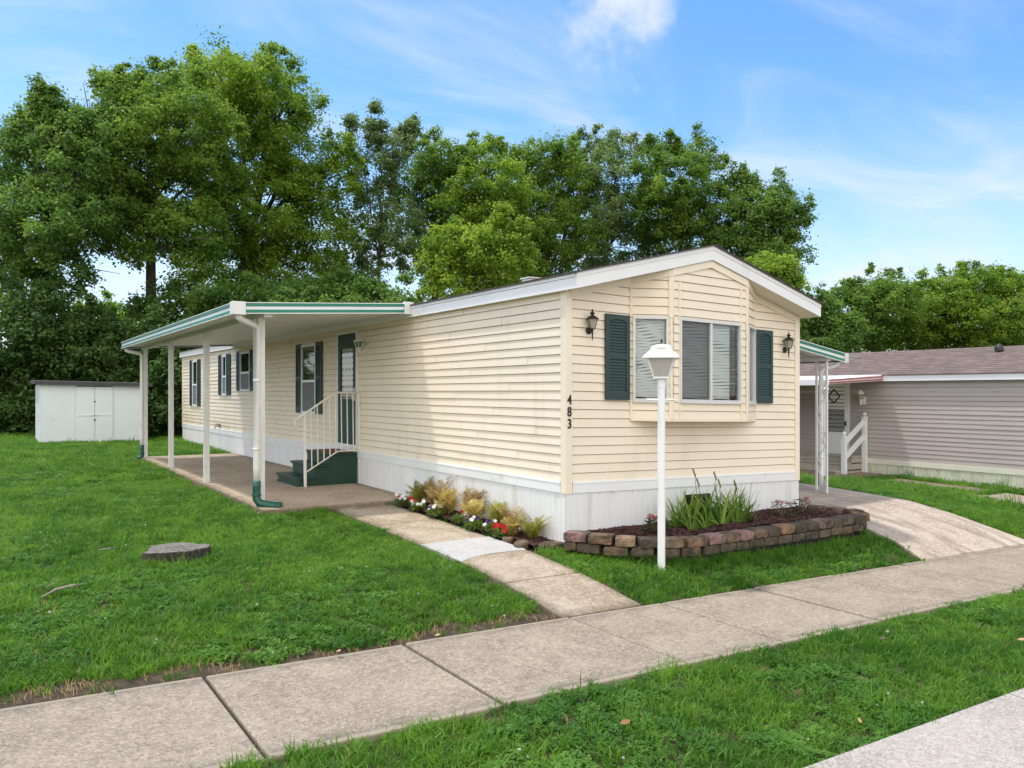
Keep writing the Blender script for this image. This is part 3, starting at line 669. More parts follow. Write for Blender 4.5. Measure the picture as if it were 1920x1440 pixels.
# ------------------------------------------------------------------ wall lanterns
def lantern(loc, label, white=False):
    t = thing('wall_lantern', loc, label, 'wall lantern', 'bronze lanterns beside the bay window'); m = M['bronze']; L = Vector(loc)
    q = lambda x, y, z: tuple(L + Vector((x, y, z)))
    b = MB(); ax = Matrix.Rotation(R(90), 3, 'X'); b.lathe([(.062, 0), (.060, .012), (.045, .022), (.03, .03)], q(0, 0, 0), 18, axis=ax); b.build('back_plate', m, t, smooth=False)
    b = MB(); b.tube([q(0, -.02, 0), q(0, -.07, -.01), q(0, -.10, .0), q(0, -.10, .03)], .012, 8); b.tube([q(0, -.10, .03), q(0, -.10, -.10), q(0, -.10, -.135)], [.020, .012, .008], 8); b.lathe([(.004, -.165), (.013, -.15), (.004, -.135)], q(0, -.10, 0), 8); b.build('arm', m, t)
    b = MB(); r45 = R(20); b.lathe([(.050, .03), (.098, .185)], q(0, -.10, 0), 4, r45); b.build('lantern_glass', M['frost'], t)
    b = MB(); b.lathe([(.056, .022), (.058, .032)], q(0, -.10, 0), 4, r45)
    for k in range(4):
        a = r45 + k * math.pi / 2; b.tube([q(.052 * math.cos(a), -.10 + .052 * math.sin(a), .03), q(.101 * math.cos(a), -.10 + .101 * math.sin(a), .188)], .006, 5)
    b.build('lantern_frame', m, t)
    b = MB(); b.lathe([(.112, .186), (.11, .195), (.06, .235), (.028, .25), (.024, .27), (.05, .282), (.03, .30), (.012, .315), (.016, .33), (.003, .36)], q(0, -.10, 0), 8, R(-2.5)); b.build('lantern_cap', m, t)
    t.scale = (.68, .68, .68)
    return t
la = lantern((.315, -.012, 2.325), 'bronze carriage lantern left of the bay window, above the house number')
la2 = copy_tree(la); la2.location = (3.765, -.012, 2.205); la2['label'] = 'bronze carriage lantern right of the bay window, near the roof end'
lt = thing('wall_lantern', (-.012, 5.62, 2.38), 'small pale green and white porch lantern beside the green door', 'wall lantern')
L0 = Vector((-.012, 5.62, 2.38)); q = lambda x, y, z: tuple(L0 + Vector((x, y, z)))
b = MB(); b.box(-.02, 0.0, L0.y - .045, L0.y + .045, L0.z - .11, L0.z + .03); b.tube([q(-.01, 0, -.05), q(-.07, 0, -.09), q(-.12, 0, -.05), q(-.12, 0, .0)], .009, 6); b.build('bracket', M['rail'], lt)
b = MB(); b.lathe([(.045, .0), (.085, .10)], q(-.12, 0, 0), 6); b.build('lantern_glass', mat('green lantern glass', (.15, .30, .20), .25, trans=.4), lt)
b = MB(); b.lathe([(.05, -.008), (.05, .0)], q(-.12, 0, 0), 6); b.lathe([(.10, .10), (.098, .11), (.05, .135), (.02, .14)], q(-.12, 0, 0), 6)
for k in range(6): a = k * math.pi / 3; b.tube([q(-.12 + .047 * math.cos(a), .047 * math.sin(a), 0), q(-.12 + .088 * math.cos(a), .088 * math.sin(a), .10)], .005, 4)
b.build('lantern_frame', M['rail'], lt)

# ------------------------------------------------------------------ left carport
cp = thing('carport', (-2.2, 3.75, 0), 'green striped white carport over the concrete patio at the left side', 'carport')
CX0, CY0, CY1 = -2.66, 3.75, 14.0
def cz(x): return 2.70 + (x - CX0) * .055             # underside of the pans
pn = MB(); n = 34
for i in range(n):                                    # roof pans: flat trays with a rib
    a = CY0 + .03 + (CY1 - CY0 - .06) * i / n; b_ = CY0 + .03 + (CY1 - CY0 - .06) * (i + 1) / n
    for (ya, yb, z) in ((a, b_ - .05, 0.), (b_ - .05, b_, .05)):
        pn.add([(CX0 + .03, ya, cz(CX0) + z), (-.05, ya, cz(-.05) + z), (-.05, yb, cz(-.05) + z), (CX0 + .03, yb, cz(CX0) + z)], [(0, 3, 2, 1)])
        pn.quad((CX0 + .03, yb, cz(CX0)), (-.05, yb, cz(-.05)), (-.05, yb, cz(-.05) + .05), (CX0 + .03, yb, cz(CX0) + .05))
pn.add([(CX0 + .03, CY0 + .03, cz(CX0) + .055), (-.02, CY0 + .03, cz(0) + .055), (-.02, CY1 - .03, cz(0) + .055), (CX0 + .03, CY1 - .03, cz(CX0) + .055)], [(0, 1, 2, 3)])
pn.build('roof_panel', M['oldwhite'], cp)
def fasc(mb, a, b, nrm, z0, z1, t): # vertical board between points a,b (heights follow a.z,b.z)
    a, b, nrm = Vector(a), Vector(b), Vector(nrm)
    mb.add([a + Vector((0, 0, z0)), b + Vector((0, 0, z0)), b + Vector((0, 0, z1)), a + Vector((0, 0, z1))] + [p + nrm * t for p in (a + Vector((0, 0, z0)), b + Vector((0, 0, z0)), b + Vector((0, 0, z1)), a + Vector((0, 0, z1)))],
           [(0, 1, 2, 3), (7, 6, 5, 4), (0, 4, 5, 1), (3, 2, 6, 7), (0, 3, 7, 4), (1, 5, 6, 2)])
def carport_edges(root, x0, x1, y0, y1, zf, flip):
    e = [((x0, y0), (x1, y0), (0, -1, 0)), ((x0, y1), (x0, y0), (-1, 0, 0)), ((x1, y1), (x0, y1), (0, 1, 0))]
    if flip: e = [((x1, y0), (x0, y0), (0, -1, 0)), ((x0, y1), (x0, y0), (1, 0, 0)), ((x1, y1), (x0, y1), (0, 1, 0))]
    for (a, b, nn) in e:
        A, B = (*a, zf(a[0]) - .03), (*b, zf(b[0]) - .03)
        m1 = MB(); fasc(m1, A, B, nn, 0, .145, .02); fo = m1.build('fascia', M['white'], root)
        for (za, zb_, t) in ((.006, .050, .034), (.096, .136, .034)):
            m2 = MB(); fasc(m2, A, B, nn, za, zb_, t); m2.build('fascia_stripe', M['stripe'], fo, bevel=.006)
        m2 = MB(); fasc(m2, A, B, nn, .136, .146, .040); fasc(m2, A, B, nn, -.006, .005, .036); m2.build('fascia_lip', M['white'], fo)
carport_edges(cp, CX0, -.09, CY0, CY1, cz, False)
cc = MB(); cc.box(CX0 - .045, CX0 + .13, CY0 - .045, CY0 + .10, cz(CX0) - .045, cz(CX0) + .13); cc.build('corner_cap', M['oldwhite'], cp, bevel=.005)
cc = MB(); cc.box(-.20, -.05, CY0 - .05, CY0 + .02, cz(-.1) - .05, cz(-.1) + .135); cc.build('corner_cap', M['oldwhite'], cp, bevel=.005)
bm_ = MB(); bm_.box(-2.26, -2.15, CY0 + .05, CY1 - .05, cz(-2.2) - .075, cz(-2.2) - .004); bm_.build('beam', M['oldwhite'], cp)
for y in (4.17, 7.45, 10.6, 13.74):
    z0 = G(-2.2, y) + .03; p = MB(); zt_ = cz(-2.2) - .076
    p.box(-2.245, -2.155, y - .045, y - .030, z0, zt_); p.box(-2.245, -2.155, y + .030, y + .045, z0, zt_); p.box(-2.232, -2.168, y - .030, y + .030, z0, zt_ - .002); p.box(-2.27, -2.13, y - .06, y + .06, z0, z0 + .012); p.box(-2.25, -2.15, y - .05, y + .05, zt_ - .012, zt_)
    p.build('post', M['oldwhite'], cp)
def downspout(root, top, post, zlow, out, m_pipe, m_elbow=None, r=.038, n=10):
    a, b = Vector(top), Vector(post)
    p = MB(); p.tube([a, a + Vector((0, 0, -.035)), a + (Vector((b.x, b.y, a.z)) - a) * .15 + Vector((0, 0, -.06)), a + (Vector((b.x, b.y, a.z)) - a) * .85 + Vector((0, 0, -.115)), Vector((b.x, b.y, a.z - .15)), Vector((b.x, b.y, zlow + .2)), Vector((b.x, b.y, zlow))], r, n)
    for z in (zlow + .45, zlow + 1.4): p.tube([(b.x, b.y, z), (b.x, b.y, z + .03)], r * 1.08, n)
    d = p.build('downspout', m_pipe, root, smooth=True)
    if m_elbow:
        q = Vector((b.x, b.y, 0)); o = Vector(out)
        e = MB(); e.tube([q + Vector((0, 0, zlow + .02)), q + Vector((0, 0, zlow - .06)), q + Vector((0, 0, zlow - .23)), q + o * .05 + Vector((0, 0, zlow - .29)), q + o * .16 + Vector((0, 0, zlow - .31)), q + o * .34 + Vector((0, 0, zlow - .33))], [r * 1.25, r * 1.2, r * 1.2, r * 1.3, r * 1.3, r * 1.3], 12)
        e.tube([q + Vector((0, 0, zlow - .16)), q + Vector((0, 0, zlow - .18))], r * 1.4, 12); e.tube([q + o * .31 + Vector((0, 0, zlow - .325)), q + o * .35 + Vector((0, 0, zlow - .332))], r * 1.5, 12)
        e.build('drain_elbow', m_elbow, d, smooth=True)
downspout(cp, (-2.60, 3.80, 2.66), (-2.29, 4.06, 2.4), .37, (.75, -.66, 0), M['oldwhite'], M['pipegreen'], .046)
downspout(cp, (-2.60, 13.9, 2.66), (-2.28, 13.72, 2.4), .34, (-.9, -.3, 0), M['oldwhite'], M['pipegreen'], .044)

# right carport
rc = thing('carport', (6.1, 1.0, 0), 'green striped carport over the driveway at the right side of the cream home', 'carport')
RX, RY0, RY1 = 6.36, .82, 12.5
def rz(x): return 2.14 + (RX - x) * .155
pn = MB(); n = 38
for i in range(n):
    a = RY0 + .03 + (RY1 - RY0 - .06) * i / n; b_ = RY0 + .03 + (RY1 - RY0 - .06) * (i + 1) / n
    for (ya, yb, z) in ((a, b_ - .05, 0.), (b_ - .05, b_, .05)):
        pn.add([(4.15, ya, rz(4.15) + z), (RX - .03, ya, rz(RX) + z), (RX - .03, yb, rz(RX) + z), (4.15, yb, rz(4.15) + z)], [(0, 3, 2, 1)])
pn.add([(4.15, RY0 + .03, rz(4.15) + .055), (RX - .03, RY0 + .03, rz(RX) + .055), (RX - .03, RY1 - .03, rz(RX) + .055), (4.15, RY1 - .03, rz(4.15) + .055)], [(0, 1, 2, 3)])
pn.build('roof_panel', M['oldwhite'], rc)
carport_edges(rc, RX, 4.16, RY0, RY1, rz, True)
cc = MB(); cc.box(RX - .06, RX + .045, RY0 - .045, RY0 + .06, rz(RX) - .04, rz(RX) + .125); cc.build('corner_cap', M['alu'], rc, bevel=.005)
bm_ = MB(); bm_.box(5.95, 6.05, RY0 + .04, RY1 - .05, rz(6.0) - .07, rz(6.0) - .003); bm_.build('beam', M['oldwhite'], rc)
def scroll_post(root, x, y, z0, z1, along, m_):
    a = Vector(along); p = MB(); c = Vector((x, y, 0)); h = .13
    for s in (-1, 1): p.bar(c + a * h * s + Vector((0, 0, z0)), c + a * h * s + Vector((0, 0, z1)), .030, .030)
    p.bar(c - a * h + Vector((0, 0, z0 + .03)), c + a * h + Vector((0, 0, z0 + .03)), .02, .02); p.bar(c - a * h + Vector((0, 0, z1 - .03)), c + a * h + Vector((0, 0, z1 - .03)), .02, .02)
    zz = z0 + .06; n_ = 5; st = (z1 - z0 - .12) / n_
    for i in range(n_):
        pts = []; sg = 1 if i % 2 else -1
        for k in range(17):
            t = k / 16; ang = t * 2 * math.pi; pts.append(c + a * (sg * h * .8 * math.sin(ang) * (1 - .25 * t)) + Vector((0, 0, zz + st * t)))
        p.tube(pts, .007, 5)
        for e in (0.1, .75):
            cc_ = c + a * (sg * h * .35 * (1 if e < .5 else -1)) + Vector((0, 0, zz + st * e + .04)); p.tube([cc_ + a * (.045 * (1 - k / 14) * math.cos(k * .75)) + Vector((0, 0, .045 * (1 - k / 14) * math.sin(k * .75))) for k in range(12)], .006, 5)
        zz += st
    p.build('ornamental_post', m_, root)
for y in (1.0, 4.6, 8.2, 11.8): scroll_post(rc, 6.0, y, G(6.0, y), rz(6.0) - .07, (0.3, .95, 0), M['oldwhite'])
downspout(rc, (6.29, .90, 2.12), (6.10, 1.08, 1.9), .08, (1, 0, 0), M['white'], None, .036)

# ------------------------------------------------------------------ entry steps, handrail, mat
YS0, YS1 = 5.93, 7.08
es = thing('entry_steps', (-.5, 6.5, .03), 'dark green wooden entry steps below the green door', 'steps')
zp = .035
prof = [(-1.06, zp), (-1.06, .16), (-.80, .16), (-.80, .36), (-.53, .36), (-.53, .545), (-.03, .545), (-.03, zp)]
b = MB(); n = len(prof)
for y in (YS0 + .02, YS1 - .02): b.v += [(x, y, z) for x, z in prof]
b.f.append(tuple(range(n))); b.f.append(tuple(reversed(range(n, 2 * n))))
for k in range(n): b.f.append((k, n + k, n + (k + 1) % n, (k + 1) % n))
b.build('riser_box', M['stepgreen'], es)
for (x0, x1, z) in ((-1.10, -.80, .16), (-.84, -.53, .36), (-.57, -.03, .545)):
    t = MB(); t.box(x0, x1, YS0, YS1, z, z + .035); t.box(x0 + .02, x1, YS0 + .008, YS1 - .008, z - .018, z); t.build('tread', M['stepgreen'], es, bevel=.008)
t = MB(); t.box(-1.085, -1.06, YS0 + .01, YS1 - .01, zp, .075); t.build('toe_board', M['stepgreen'], es, bevel=.006)
hr = thing('handrail', (-.5, 5.9, .03), 'cream iron stair handrail with thin balusters beside the green steps', 'handrail')
yr = 5.89
p = MB(); p.bar((-.97, yr, zp), (-.985, yr, 1.27), .038, .038); p.build('post', M['rail'], hr)
p = MB(); p.bar((.0, yr, zp), (-.03, yr, 1.63), .034, .034); p.build('post', M['rail'], hr)
p = MB(); p.tube([(-.985, yr, .98), (-1.06, yr, 1.0), (-1.13, yr, 1.06), (-1.15, yr, 1.13), (-1.12, yr, 1.175), (-.99, yr, 1.26), (-.46, yr, 1.605), (-.42, yr, 1.615), (-.03, yr, 1.615)], .017, 8); p.build('top_rail', M['rail'], hr, smooth=True)
p = MB(); p.tube([(-.96, yr, .285), (-.42, yr, .605), (-.38, yr, .615), (-.01, yr, .615)], .012, 6); p.build('bottom_rail', M['rail'], hr)
for i in range(8):
    x = -.87 + i * .1055; zt_ = 1.26 + (x + .985) * .345 / .525 if x < -.46 else 1.612; zb_ = .285 + (x + .96) * .32 / .54 if x < -.42 else .61
    p = MB(); p.bar((x + .012, yr, zb_), (x, yr, zt_), .0145, .0145); p.build('baluster', M['rail'], hr)
dm = MB(); dm.box(-.50, -.06, 6.05, 6.85, .581, .594); tag(dm.build('doormat', M['mat'], bevel=.003), 'brown doormat lying on top of the green steps', 'doormat')

# ------------------------------------------------------------------ yard lamp post
lz = G(.47, -1.03) - .03
lp = thing('lamp_post', (.47, -1.03, lz), 'tall white lamp post standing in the grass before the planter', 'lamp post')
c = (.47, -1.03)
b = MB(); b.lathe([(.040, lz), (.040, 1.74)], (*c, 0), 20); b.build('post', M['lampwhite'], lp, smooth=False)
b = MB(); b.lathe([(.046, 1.67), (.046, 1.765), (.05, 1.77)], (*c, 0), 20); b.build('collar', M['lampwhite'], lp)
dv = RT; b = MB(); b.tube([Vector((*c, 1.545)) - dv * .155, Vector((*c, 1.545)) + dv * .145], .0125, 10); b.build('ladder_bar', M['lampwhite'], lp)
b = MB(); rot = YAW + R(32); k8 = 4
b.lathe([(.118, 1.768), (.118, 1.785)], (*c, 0), 4, rot); b.build('lamp_base', M['lampwhite'], lp)
b = MB(); b.lathe([(.108, 1.785), (.190, 1.985)], (*c, 0), 4, rot); b.build('lamp_glass', M['acrylic'], lp)
b = MB()
for k in range(4):
    a = rot + k * math.pi / 2; b.tube([(c[0] + .110 * math.cos(a), c[1] + .110 * math.sin(a), 1.785), (c[0] + .192 * math.cos(a), c[1] + .192 * math.sin(a), 1.988)], .009, 5)
b.tube([(*c, 1.785), (*c, 1.87)], .018, 8); b.build('lamp_frame', M['lampwhite'], lp)
b = MB(); b.lathe([(.262, 1.978), (.260, 1.990), (.128, 2.082), (.12, 2.088)], (*c, 0), 4, rot); b.lathe([(.116, 2.084), (.112, 2.096), (.075, 2.116), (.03, 2.126)], (*c, 0), 16); b.build('lamp_roof', M['lampwhite'], lp)
b = MB(); b.lathe([(.006, 2.12), (.006, 2.14), (.014, 2.15), (.010, 2.168), (.003, 2.185)], (*c, 0), 8); b.build('finial', M['bronze'], lp)

# ------------------------------------------------------------------ planter of stacked blocks
BC = [(.17, .115, .075), (.25, .145, .09), (.13, .095, .068), (.095, .07, .05), (.30, .20, .13), (.27, .16, .15), (.22, .165, .105)]
BM = [mat('split block', c_, .95, var=.35, vscale=14, bump=.9, bscale=45, col2=(.035, .035, .022), c2=(.42, .66), c2scale=5) for c_ in BC]
pl = thing('planter_wall', (2.2, -.95, -.18), 'low planter wall of two courses of rough brown blocks before the bay window', 'planter')
def rough_block(o, d, ln, dep, h, m_):
    d = Vector(d); n = Vector((d.y, -d.x, 0)); o = Vector(o); nu, nv, nw_ = 5, 3, 3
    mb = MB(); idx = {}
    def vtx(i, j, k):
        if (i, j, k) in idx: return idx[(i, j, k)]
        fi, fj, fk = i / nu, j / nv, k / nw_
        ins = .003 * (sum((f == 0 or f == 1) for f in (fi, fj, fk)) - 1)
        f2 = lambda f, l: (f * l) + (ins if f == 0 else -ins if f == 1 else 0)
        rr = .006 if j == nv else .0015
        p_ = o + d * (f2(fi, ln) + random.uniform(-rr, rr) * .7) + n * (f2(fj, dep) + random.uniform(-rr, rr)) + Vector((0, 0, f2(fk, h) + random.uniform(-rr, rr) * .5))
        mb.v.append(tuple(p_)); idx[(i, j, k)] = len(mb.v) - 1; return idx[(i, j, k)]
    for i in range(nu):
        for j in range(nv):
            for k in (0, nw_): f_ = [vtx(i, j, k), vtx(i + 1, j, k), vtx(i + 1, j + 1, k), vtx(i, j + 1, k)]; mb.f.append(tuple(f_ if k == 0 else f_[::-1]))
    for i in range(nu):
        for k in range(nw_):
            for j in (0, nv): f_ = [vtx(i, j, k), vtx(i + 1, j, k), vtx(i + 1, j, k + 1), vtx(i, j, k + 1)]; mb.f.append(tuple(f_ if j == nv else f_[::-1]))
    for j in range(nv):
        for k in range(nw_):
            for i in (0, nu): f_ = [vtx(i, j, k), vtx(i, j + 1, k), vtx(i, j + 1, k + 1), vtx(i, j, k + 1)]; mb.f.append(tuple(f_ if i == 0 else f_[::-1]))
    return mb.build('block', m_, pl)
ppath = [Vector((.02, -.04, 0)), Vector((.25, -.42, 0)), Vector((.55, -.72, 0)), Vector((1.0, -.87, 0)), Vector((2.4, -.90, 0)), Vector((4.02, -.90, 0)), Vector((4.32, -.62, 0)), Vector((4.16, -.02, 0))]
plen = [0]
for a, b_ in zip(ppath, ppath[1:]): plen.append(plen[-1] + (b_ - a).length)
def along(s):
    for i in range(len(ppath) - 1):
        if s <= plen[i + 1] or i == len(ppath) - 2:
            t = (s - plen[i]) / (plen[i + 1] - plen[i]); return ppath[i].lerp(ppath[i + 1], t)
rr_ = random.Random(11)
def block_top(s): return .085 - .035 * min(1, s / 1.2) - .012 * max(0, s - 4)
for course in (0, 1):
    s = 0 if course == 1 else -.12
    while s < plen[-1] - .05:
        l = rr_.uniform(.21, .275) if s > .5 else .27; a, b_ = along(max(0, s)), along(min(plen[-1], s + l)); d = (b_ - a)
        if d.length > .08:
            zt = block_top(s) + rr_.uniform(-.006, .006); h = .096
            z = zt - h if course == 1 else zt - 2 * h - .006
            ci = rr_.choice([0, 1, 2, 3, 3, 4, 6]) if course == 1 else rr_.choice([2, 3, 3, 0])
            if course == 1 and rr_.random() < .16: ci = 5
            rough_block(a - Vector((0, 0, 0)) + Vector((0, 0, z)), d.normalized(), d.length - .008, .20 if course else .185, h, BM[ci])
        s += l
# mulch beds (surface with scattered chips)
def bed(name, poly, zf, n_chips, seed):
    r_ = random.Random(seed); mb = MB(); c_ = Vector((sum(p[0] for p in poly) / len(poly), sum(p[1] for p in poly) / len(poly)))
    xs_ = [p[0] for p in poly]; ys_ = [p[1] for p in poly]
    def inside(x, y):
        k = False; j = len(poly) - 1
        for i in range(len(poly)):
            if (poly[i][1] > y) != (poly[j][1] > y) and x < (poly[j][0] - poly[i][0]) * (y - poly[i][1]) / (poly[j][1] - poly[i][1]) + poly[i][0]: k = not k
            j = i
        return k
    st = .06; x = min(xs_) - st
    while x < max(xs_) + st:
        y = min(ys_) - st
        while y < max(ys_) + st:
            if inside(x + st / 2, y + st / 2): mb.quad((x, y, zf(x, y)), (x + st, y, zf(x + st, y)), (x + st, y + st, zf(x + st, y + st)), (x, y + st, zf(x, y + st)))
            y += st
        x += st
    for i in range(n_chips):
        x, y = r_.uniform(min(xs_), max(xs_)), r_.uniform(min(ys_), max(ys_))
        if not inside(x, y): continue
        a = r_.uniform(0, 6.28); l, w = r_.uniform(.012, .035), r_.uniform(.004, .010); d = Vector((math.cos(a), math.sin(a), r_.uniform(-.4, .5))) * l; e = Vector((-math.sin(a), math.cos(a), r_.uniform(-.3, .3))) * w
        p_ = Vector((x, y, zf(x, y) + .006)); mb.quad(p_ - d - e, p_ + d - e, p_ + d + e, p_ - d + e)
    o = mb.build(name, M['mulch']); o['kind'] = 'stuff'; return o
bed('mulch', [(.10, .0), (.27, -.30), (.58, -.56), (1.0, -.69), (2.4, -.72), (3.95, -.72), (4.13, -.55), (4.05, 0)], lambda x, y: .012 - .012 * x * .3 + .02 * math.sin(7 * x) * math.sin(9 * y) + .03 * (1 + y), 5200, 5)
bed('flowerbed_mulch', [(-.02, .06), (-.02, 3.6), (-.40, 3.6), (-.42, .9), (-.34, .12)], lambda x, y: G(-.4, y) + .035 + .01 * math.sin(9 * y) * math.sin(8 * x), 2600, 6)
# flat edging stones round the flowerbed
rr_ = random.Random(21)
EST = [(-.36, .62, .9, 'long flat edging stone beside the pale new walk slab'), (-.40, .30, .7, 'red brown edging stone next to the red petunia'), (-.17, .10, .25, 'tan edging stone lying in the grass before the ferns'), (-.05, .06, .1, 'smallest edging stone, against the white skirting corner')]
for (x, y, a, lab) in EST:
    sv = len(bpy.data.objects); m_ = BM[rr_.choice([0, 1, 4])]
    mb = MB(); n = 12; base = Vector((x, y, G(x, y) + .0)); 
    pts = [(math.cos(2 * math.pi * k / n) * rr_.uniform(.13, .16), math.sin(2 * math.pi * k / n) * rr_.uniform(.07, .085)) for k in range(n)]
    ca, sa = math.cos(a), math.sin(a)
    for z, sc in ((-.03, 1), (.035, 1.0), (.05, .9)): mb.v += [(base.x + (px * ca - py * sa) * sc, base.y + (px * sa + py * ca) * sc, base.z + z + rr_.uniform(-.004, .004)) for px, py in pts]
    for q_ in range(2):
        for k in range(n): mb.f.append((q_ * n + k, q_ * n + (k + 1) % n, (q_ + 1) * n + (k + 1) % n, (q_ + 1) * n + k))
    mb.f.append(tuple(2 * n + k for k in range(n)))
    tag(mb.build('edging_stone', m_), lab, 'edging stone', 'flat stones edging the flowerbed')

exec_plants = True
# ------------------------------------------------------------------ plants
def leaf_arrays(): return {'v': [], 'f': [], 't': []}
class LB:                                    # leaf builder with a tint per face
    def __init__(s): s.v = []; s.f = []; s.t = []
    def face(s, pts, t):
        n = len(s.v); s.v += [tuple(p) for p in pts]; s.f.append(tuple(range(n, n + len(pts)))); s.t.append(t)
    def blade(s, pts, ws, side, t):          # ribbon through pts with half widths ws
        n = len(s.v); side = Vector(side)
        for p, w in zip(pts, ws): s.v.append(tuple(Vector(p) - side * w)); s.v.append(tuple(Vector(p) + side * w))
        for i in range(len(pts) - 1): a = n + 2 * i; s.f.append((a, a + 1, a + 3, a + 2)); s.t.append(t)
    def build(s, name, m_, parent=None, smooth=False):
        off = OFF.get(parent.name, Vector((0, 0, 0))) if parent else Vector((0, 0, 0))
        me = bpy.data.meshes.new(name); me.from_pydata([(x - off.x, y - off.y, z - off.z) for x, y, z in s.v], [], s.f)
        at_ = me.attributes.new('tint', 'FLOAT', 'FACE'); at_.data.foreach_set('value', s.t); me.materials.append(m_)
        o = bpy.data.objects.new(name, me); COL.objects.link(o)
        if parent: o.parent = parent; OFF[o.name] = off
        return o
M['fern_g'] = leafmat('green fern', (.17, .20, .03), (.42, .40, .09), .35); M['fern_y'] = leafmat('yellow fern', (.38, .30, .08), (.62, .53, .20), .3)
M['fern_b'] = leafmat('withered fern', (.20, .11, .05), (.50, .40, .16), .3); M['iris'] = leafmat('iris leaf', (.065, .18, .026), (.30, .40, .08), .36)
M['petleaf'] = leafmat('petunia leaf', (.05, .115, .018), (.18, .25, .05), .35); M['shrubl'] = leafmat('dark shrub leaf', (.02, .05, .015), (.07, .09, .03), .2)
M['shrubr'] = leafmat('reddish shrub leaf', (.05, .03, .018), (.10, .085, .03), .2)
M['petw'] = mat('white petal', (.80, .80, .78), .6, trans=.2); M['petr'] = mat('red petal', (.55, .012, .02), .6, trans=.15); M['petp'] = mat('dark purple petal', (.05, .02, .10), .6); M['petk'] = mat('pink flower head', (.30, .06, .07), .7, var=.5, vscale=60)
M['stalk'] = mat('dry brown stalk', (.16, .11, .05), .9, var=.3)
def fern(loc, h, n, m_, label, seed, spread=.75, parent_group='ferns along the skirting'):
    n = int(n * 2.1); h *= .98; r_ = random.Random(seed); t = thing('fern', loc, label, 'fern', parent_group); lb = LB(); st = MB(); L = Vector(loc)
    for i in range(n):
        a = r_.uniform(0, 6.28); hh = h * r_.uniform(.35, 1.1); sp = h * spread * r_.uniform(.35, 1.15); d = Vector((math.cos(a) * .75, math.sin(a), 0)); k = 14; pts = []
        for j in range(k + 1): u = j / k; pts.append(L + d * sp * (u ** 1.5) + Vector((0, 0, hh * (1.45 * u - .45 * u ** 2.2) * (1 - .12 * u * u))))
        if pts[-1].x > -.03:
            for p_ in pts: p_.x = min(p_.x, -.035)
        st.tube([pts[0], pts[k // 2], pts[k]], [.004, .003, .001], 4, False); tint = r_.random()
        for j in range(2, k + 1):
            u = j / k; w = .105 * h / .4 * math.sin(math.pi * min(1, (u * .9 + .08))) ** .8; tg = (pts[j] - pts[j - 1]).normalized(); sd = tg.cross(Vector((0, 0, 1)));
            sd = sd.normalized() if sd.length > .01 else Vector((1, 0, 0))
            for q_ in range(2):
                for sg in (-1, 1):
                    p_ = pts[j - 1].lerp(pts[j], q_ / 2); e = p_ + sd * sg * w + tg * w * .45 + Vector((0, 0, -w * .25 + r_.uniform(-.01, .01)))
                    if e.x > -.02: e.x = -.02
                    lb.face([p_, p_.lerp(e, .5) + tg * .0055, e, p_.lerp(e, .5) - tg * .0045], min(1, max(0, tint + r_.uniform(-.25, .25))))
    st.build('stem', M['stalk'], t); lb.build('frond', m_, t)
zb = lambda y: G(-.4, y) + .03
FS = [(-.22, 3.12, .44, 13, 'fern_g', 'tall green fern with one arching frond at the patio end of the flowerbed'), (-.14, 2.72, .50, 14, 'fern_b', 'tallest fern, brown tipped, behind the white petunias'),
      (-.26, 2.28, .40, 15, 'fern_y', 'bright yellow fern in the middle of the flowerbed'), (-.12, 1.86, .47, 11, 'fern_b', 'withered fern with a single tall brown tipped frond'),
      (-.28, 1.52, .33, 14, 'fern_y', 'pale yellow fern above the purple petunias'), (-.12, 1.22, .36, 12, 'fern_g', 'yellow green fern behind the purple petunias'), (-.16, .86, .34, 13, 'fern_b', 'withered brown fern near the red petunia'), (-.30, .66, .24, 12, 'fern_y', 'low yellow fern right beside the red petunia'), (-.15, .42, .34, 10, 'fern_g', 'thin pale fern nearest the corner of the home')]
for i, (x, y, h, n, m_, lab) in enumerate(FS): fern((x, y, zb(y)), h, n, M[m_], lab, 40 + i)
def petunia(loc, rad, cols, nb, label, seed):
    r_ = random.Random(seed); t = thing('petunia', loc, label, 'flower', 'petunias along the flowerbed'); L = Vector(loc); lb = LB()
    for i in range(int(230 * rad / .15)):
        a, q_ = r_.uniform(0, 6.28), rad * math.sqrt(r_.random()); c_ = L + Vector((math.cos(a) * q_ * .8, math.sin(a) * q_, .02 + r_.random() * .13 * (1 - q_ / rad * .4)))
        d = Vector((r_.gauss(0, 1), r_.gauss(0, 1), r_.gauss(.3, .5))).normalized(); e = d.cross(Vector((r_.random(), r_.random(), 1))).normalized(); s = r_.uniform(.016, .03)
        lb.face([c_ - d * s, c_ + e * s * .5, c_ + d * s, c_ - e * s * .5], r_.random())
    lb.build('foliage', M['petleaf'], t)
    for cname in sorted(set(cols)):
        fb = MB()
        for i in range(nb):
            if cols[i % len(cols)] != cname: continue
            a, q_ = r_.uniform(0, 6.28), rad * math.sqrt(r_.random()); c_ = L + Vector((math.cos(a) * q_ * .8, math.sin(a) * q_, .10 + r_.random() * .07)); s = r_.uniform(.024, .034)
            nrm = Vector((-.55 + r_.gauss(0, .3), -.6 + r_.gauss(0, .3), .6)).normalized(); x = nrm.orthogonal().normalized(); y = nrm.cross(x); pts = []
            for k in range(15): an = 2 * math.pi * k / 15; rr2 = s * (.82 + .18 * math.cos(5 * an)); pts.append(c_ + x * math.cos(an) * rr2 + y * math.sin(an) * rr2 + nrm * .006)
            b0 = len(fb.v); fb.v.append(tuple(c_ - nrm * .012)); fb.v += [tuple(p_) for p_ in pts]
            for k in range(15): fb.f.append((b0, b0 + 1 + k, b0 + 1 + (k + 1) % 15))
        fb.build('blossom', M[cname], t)
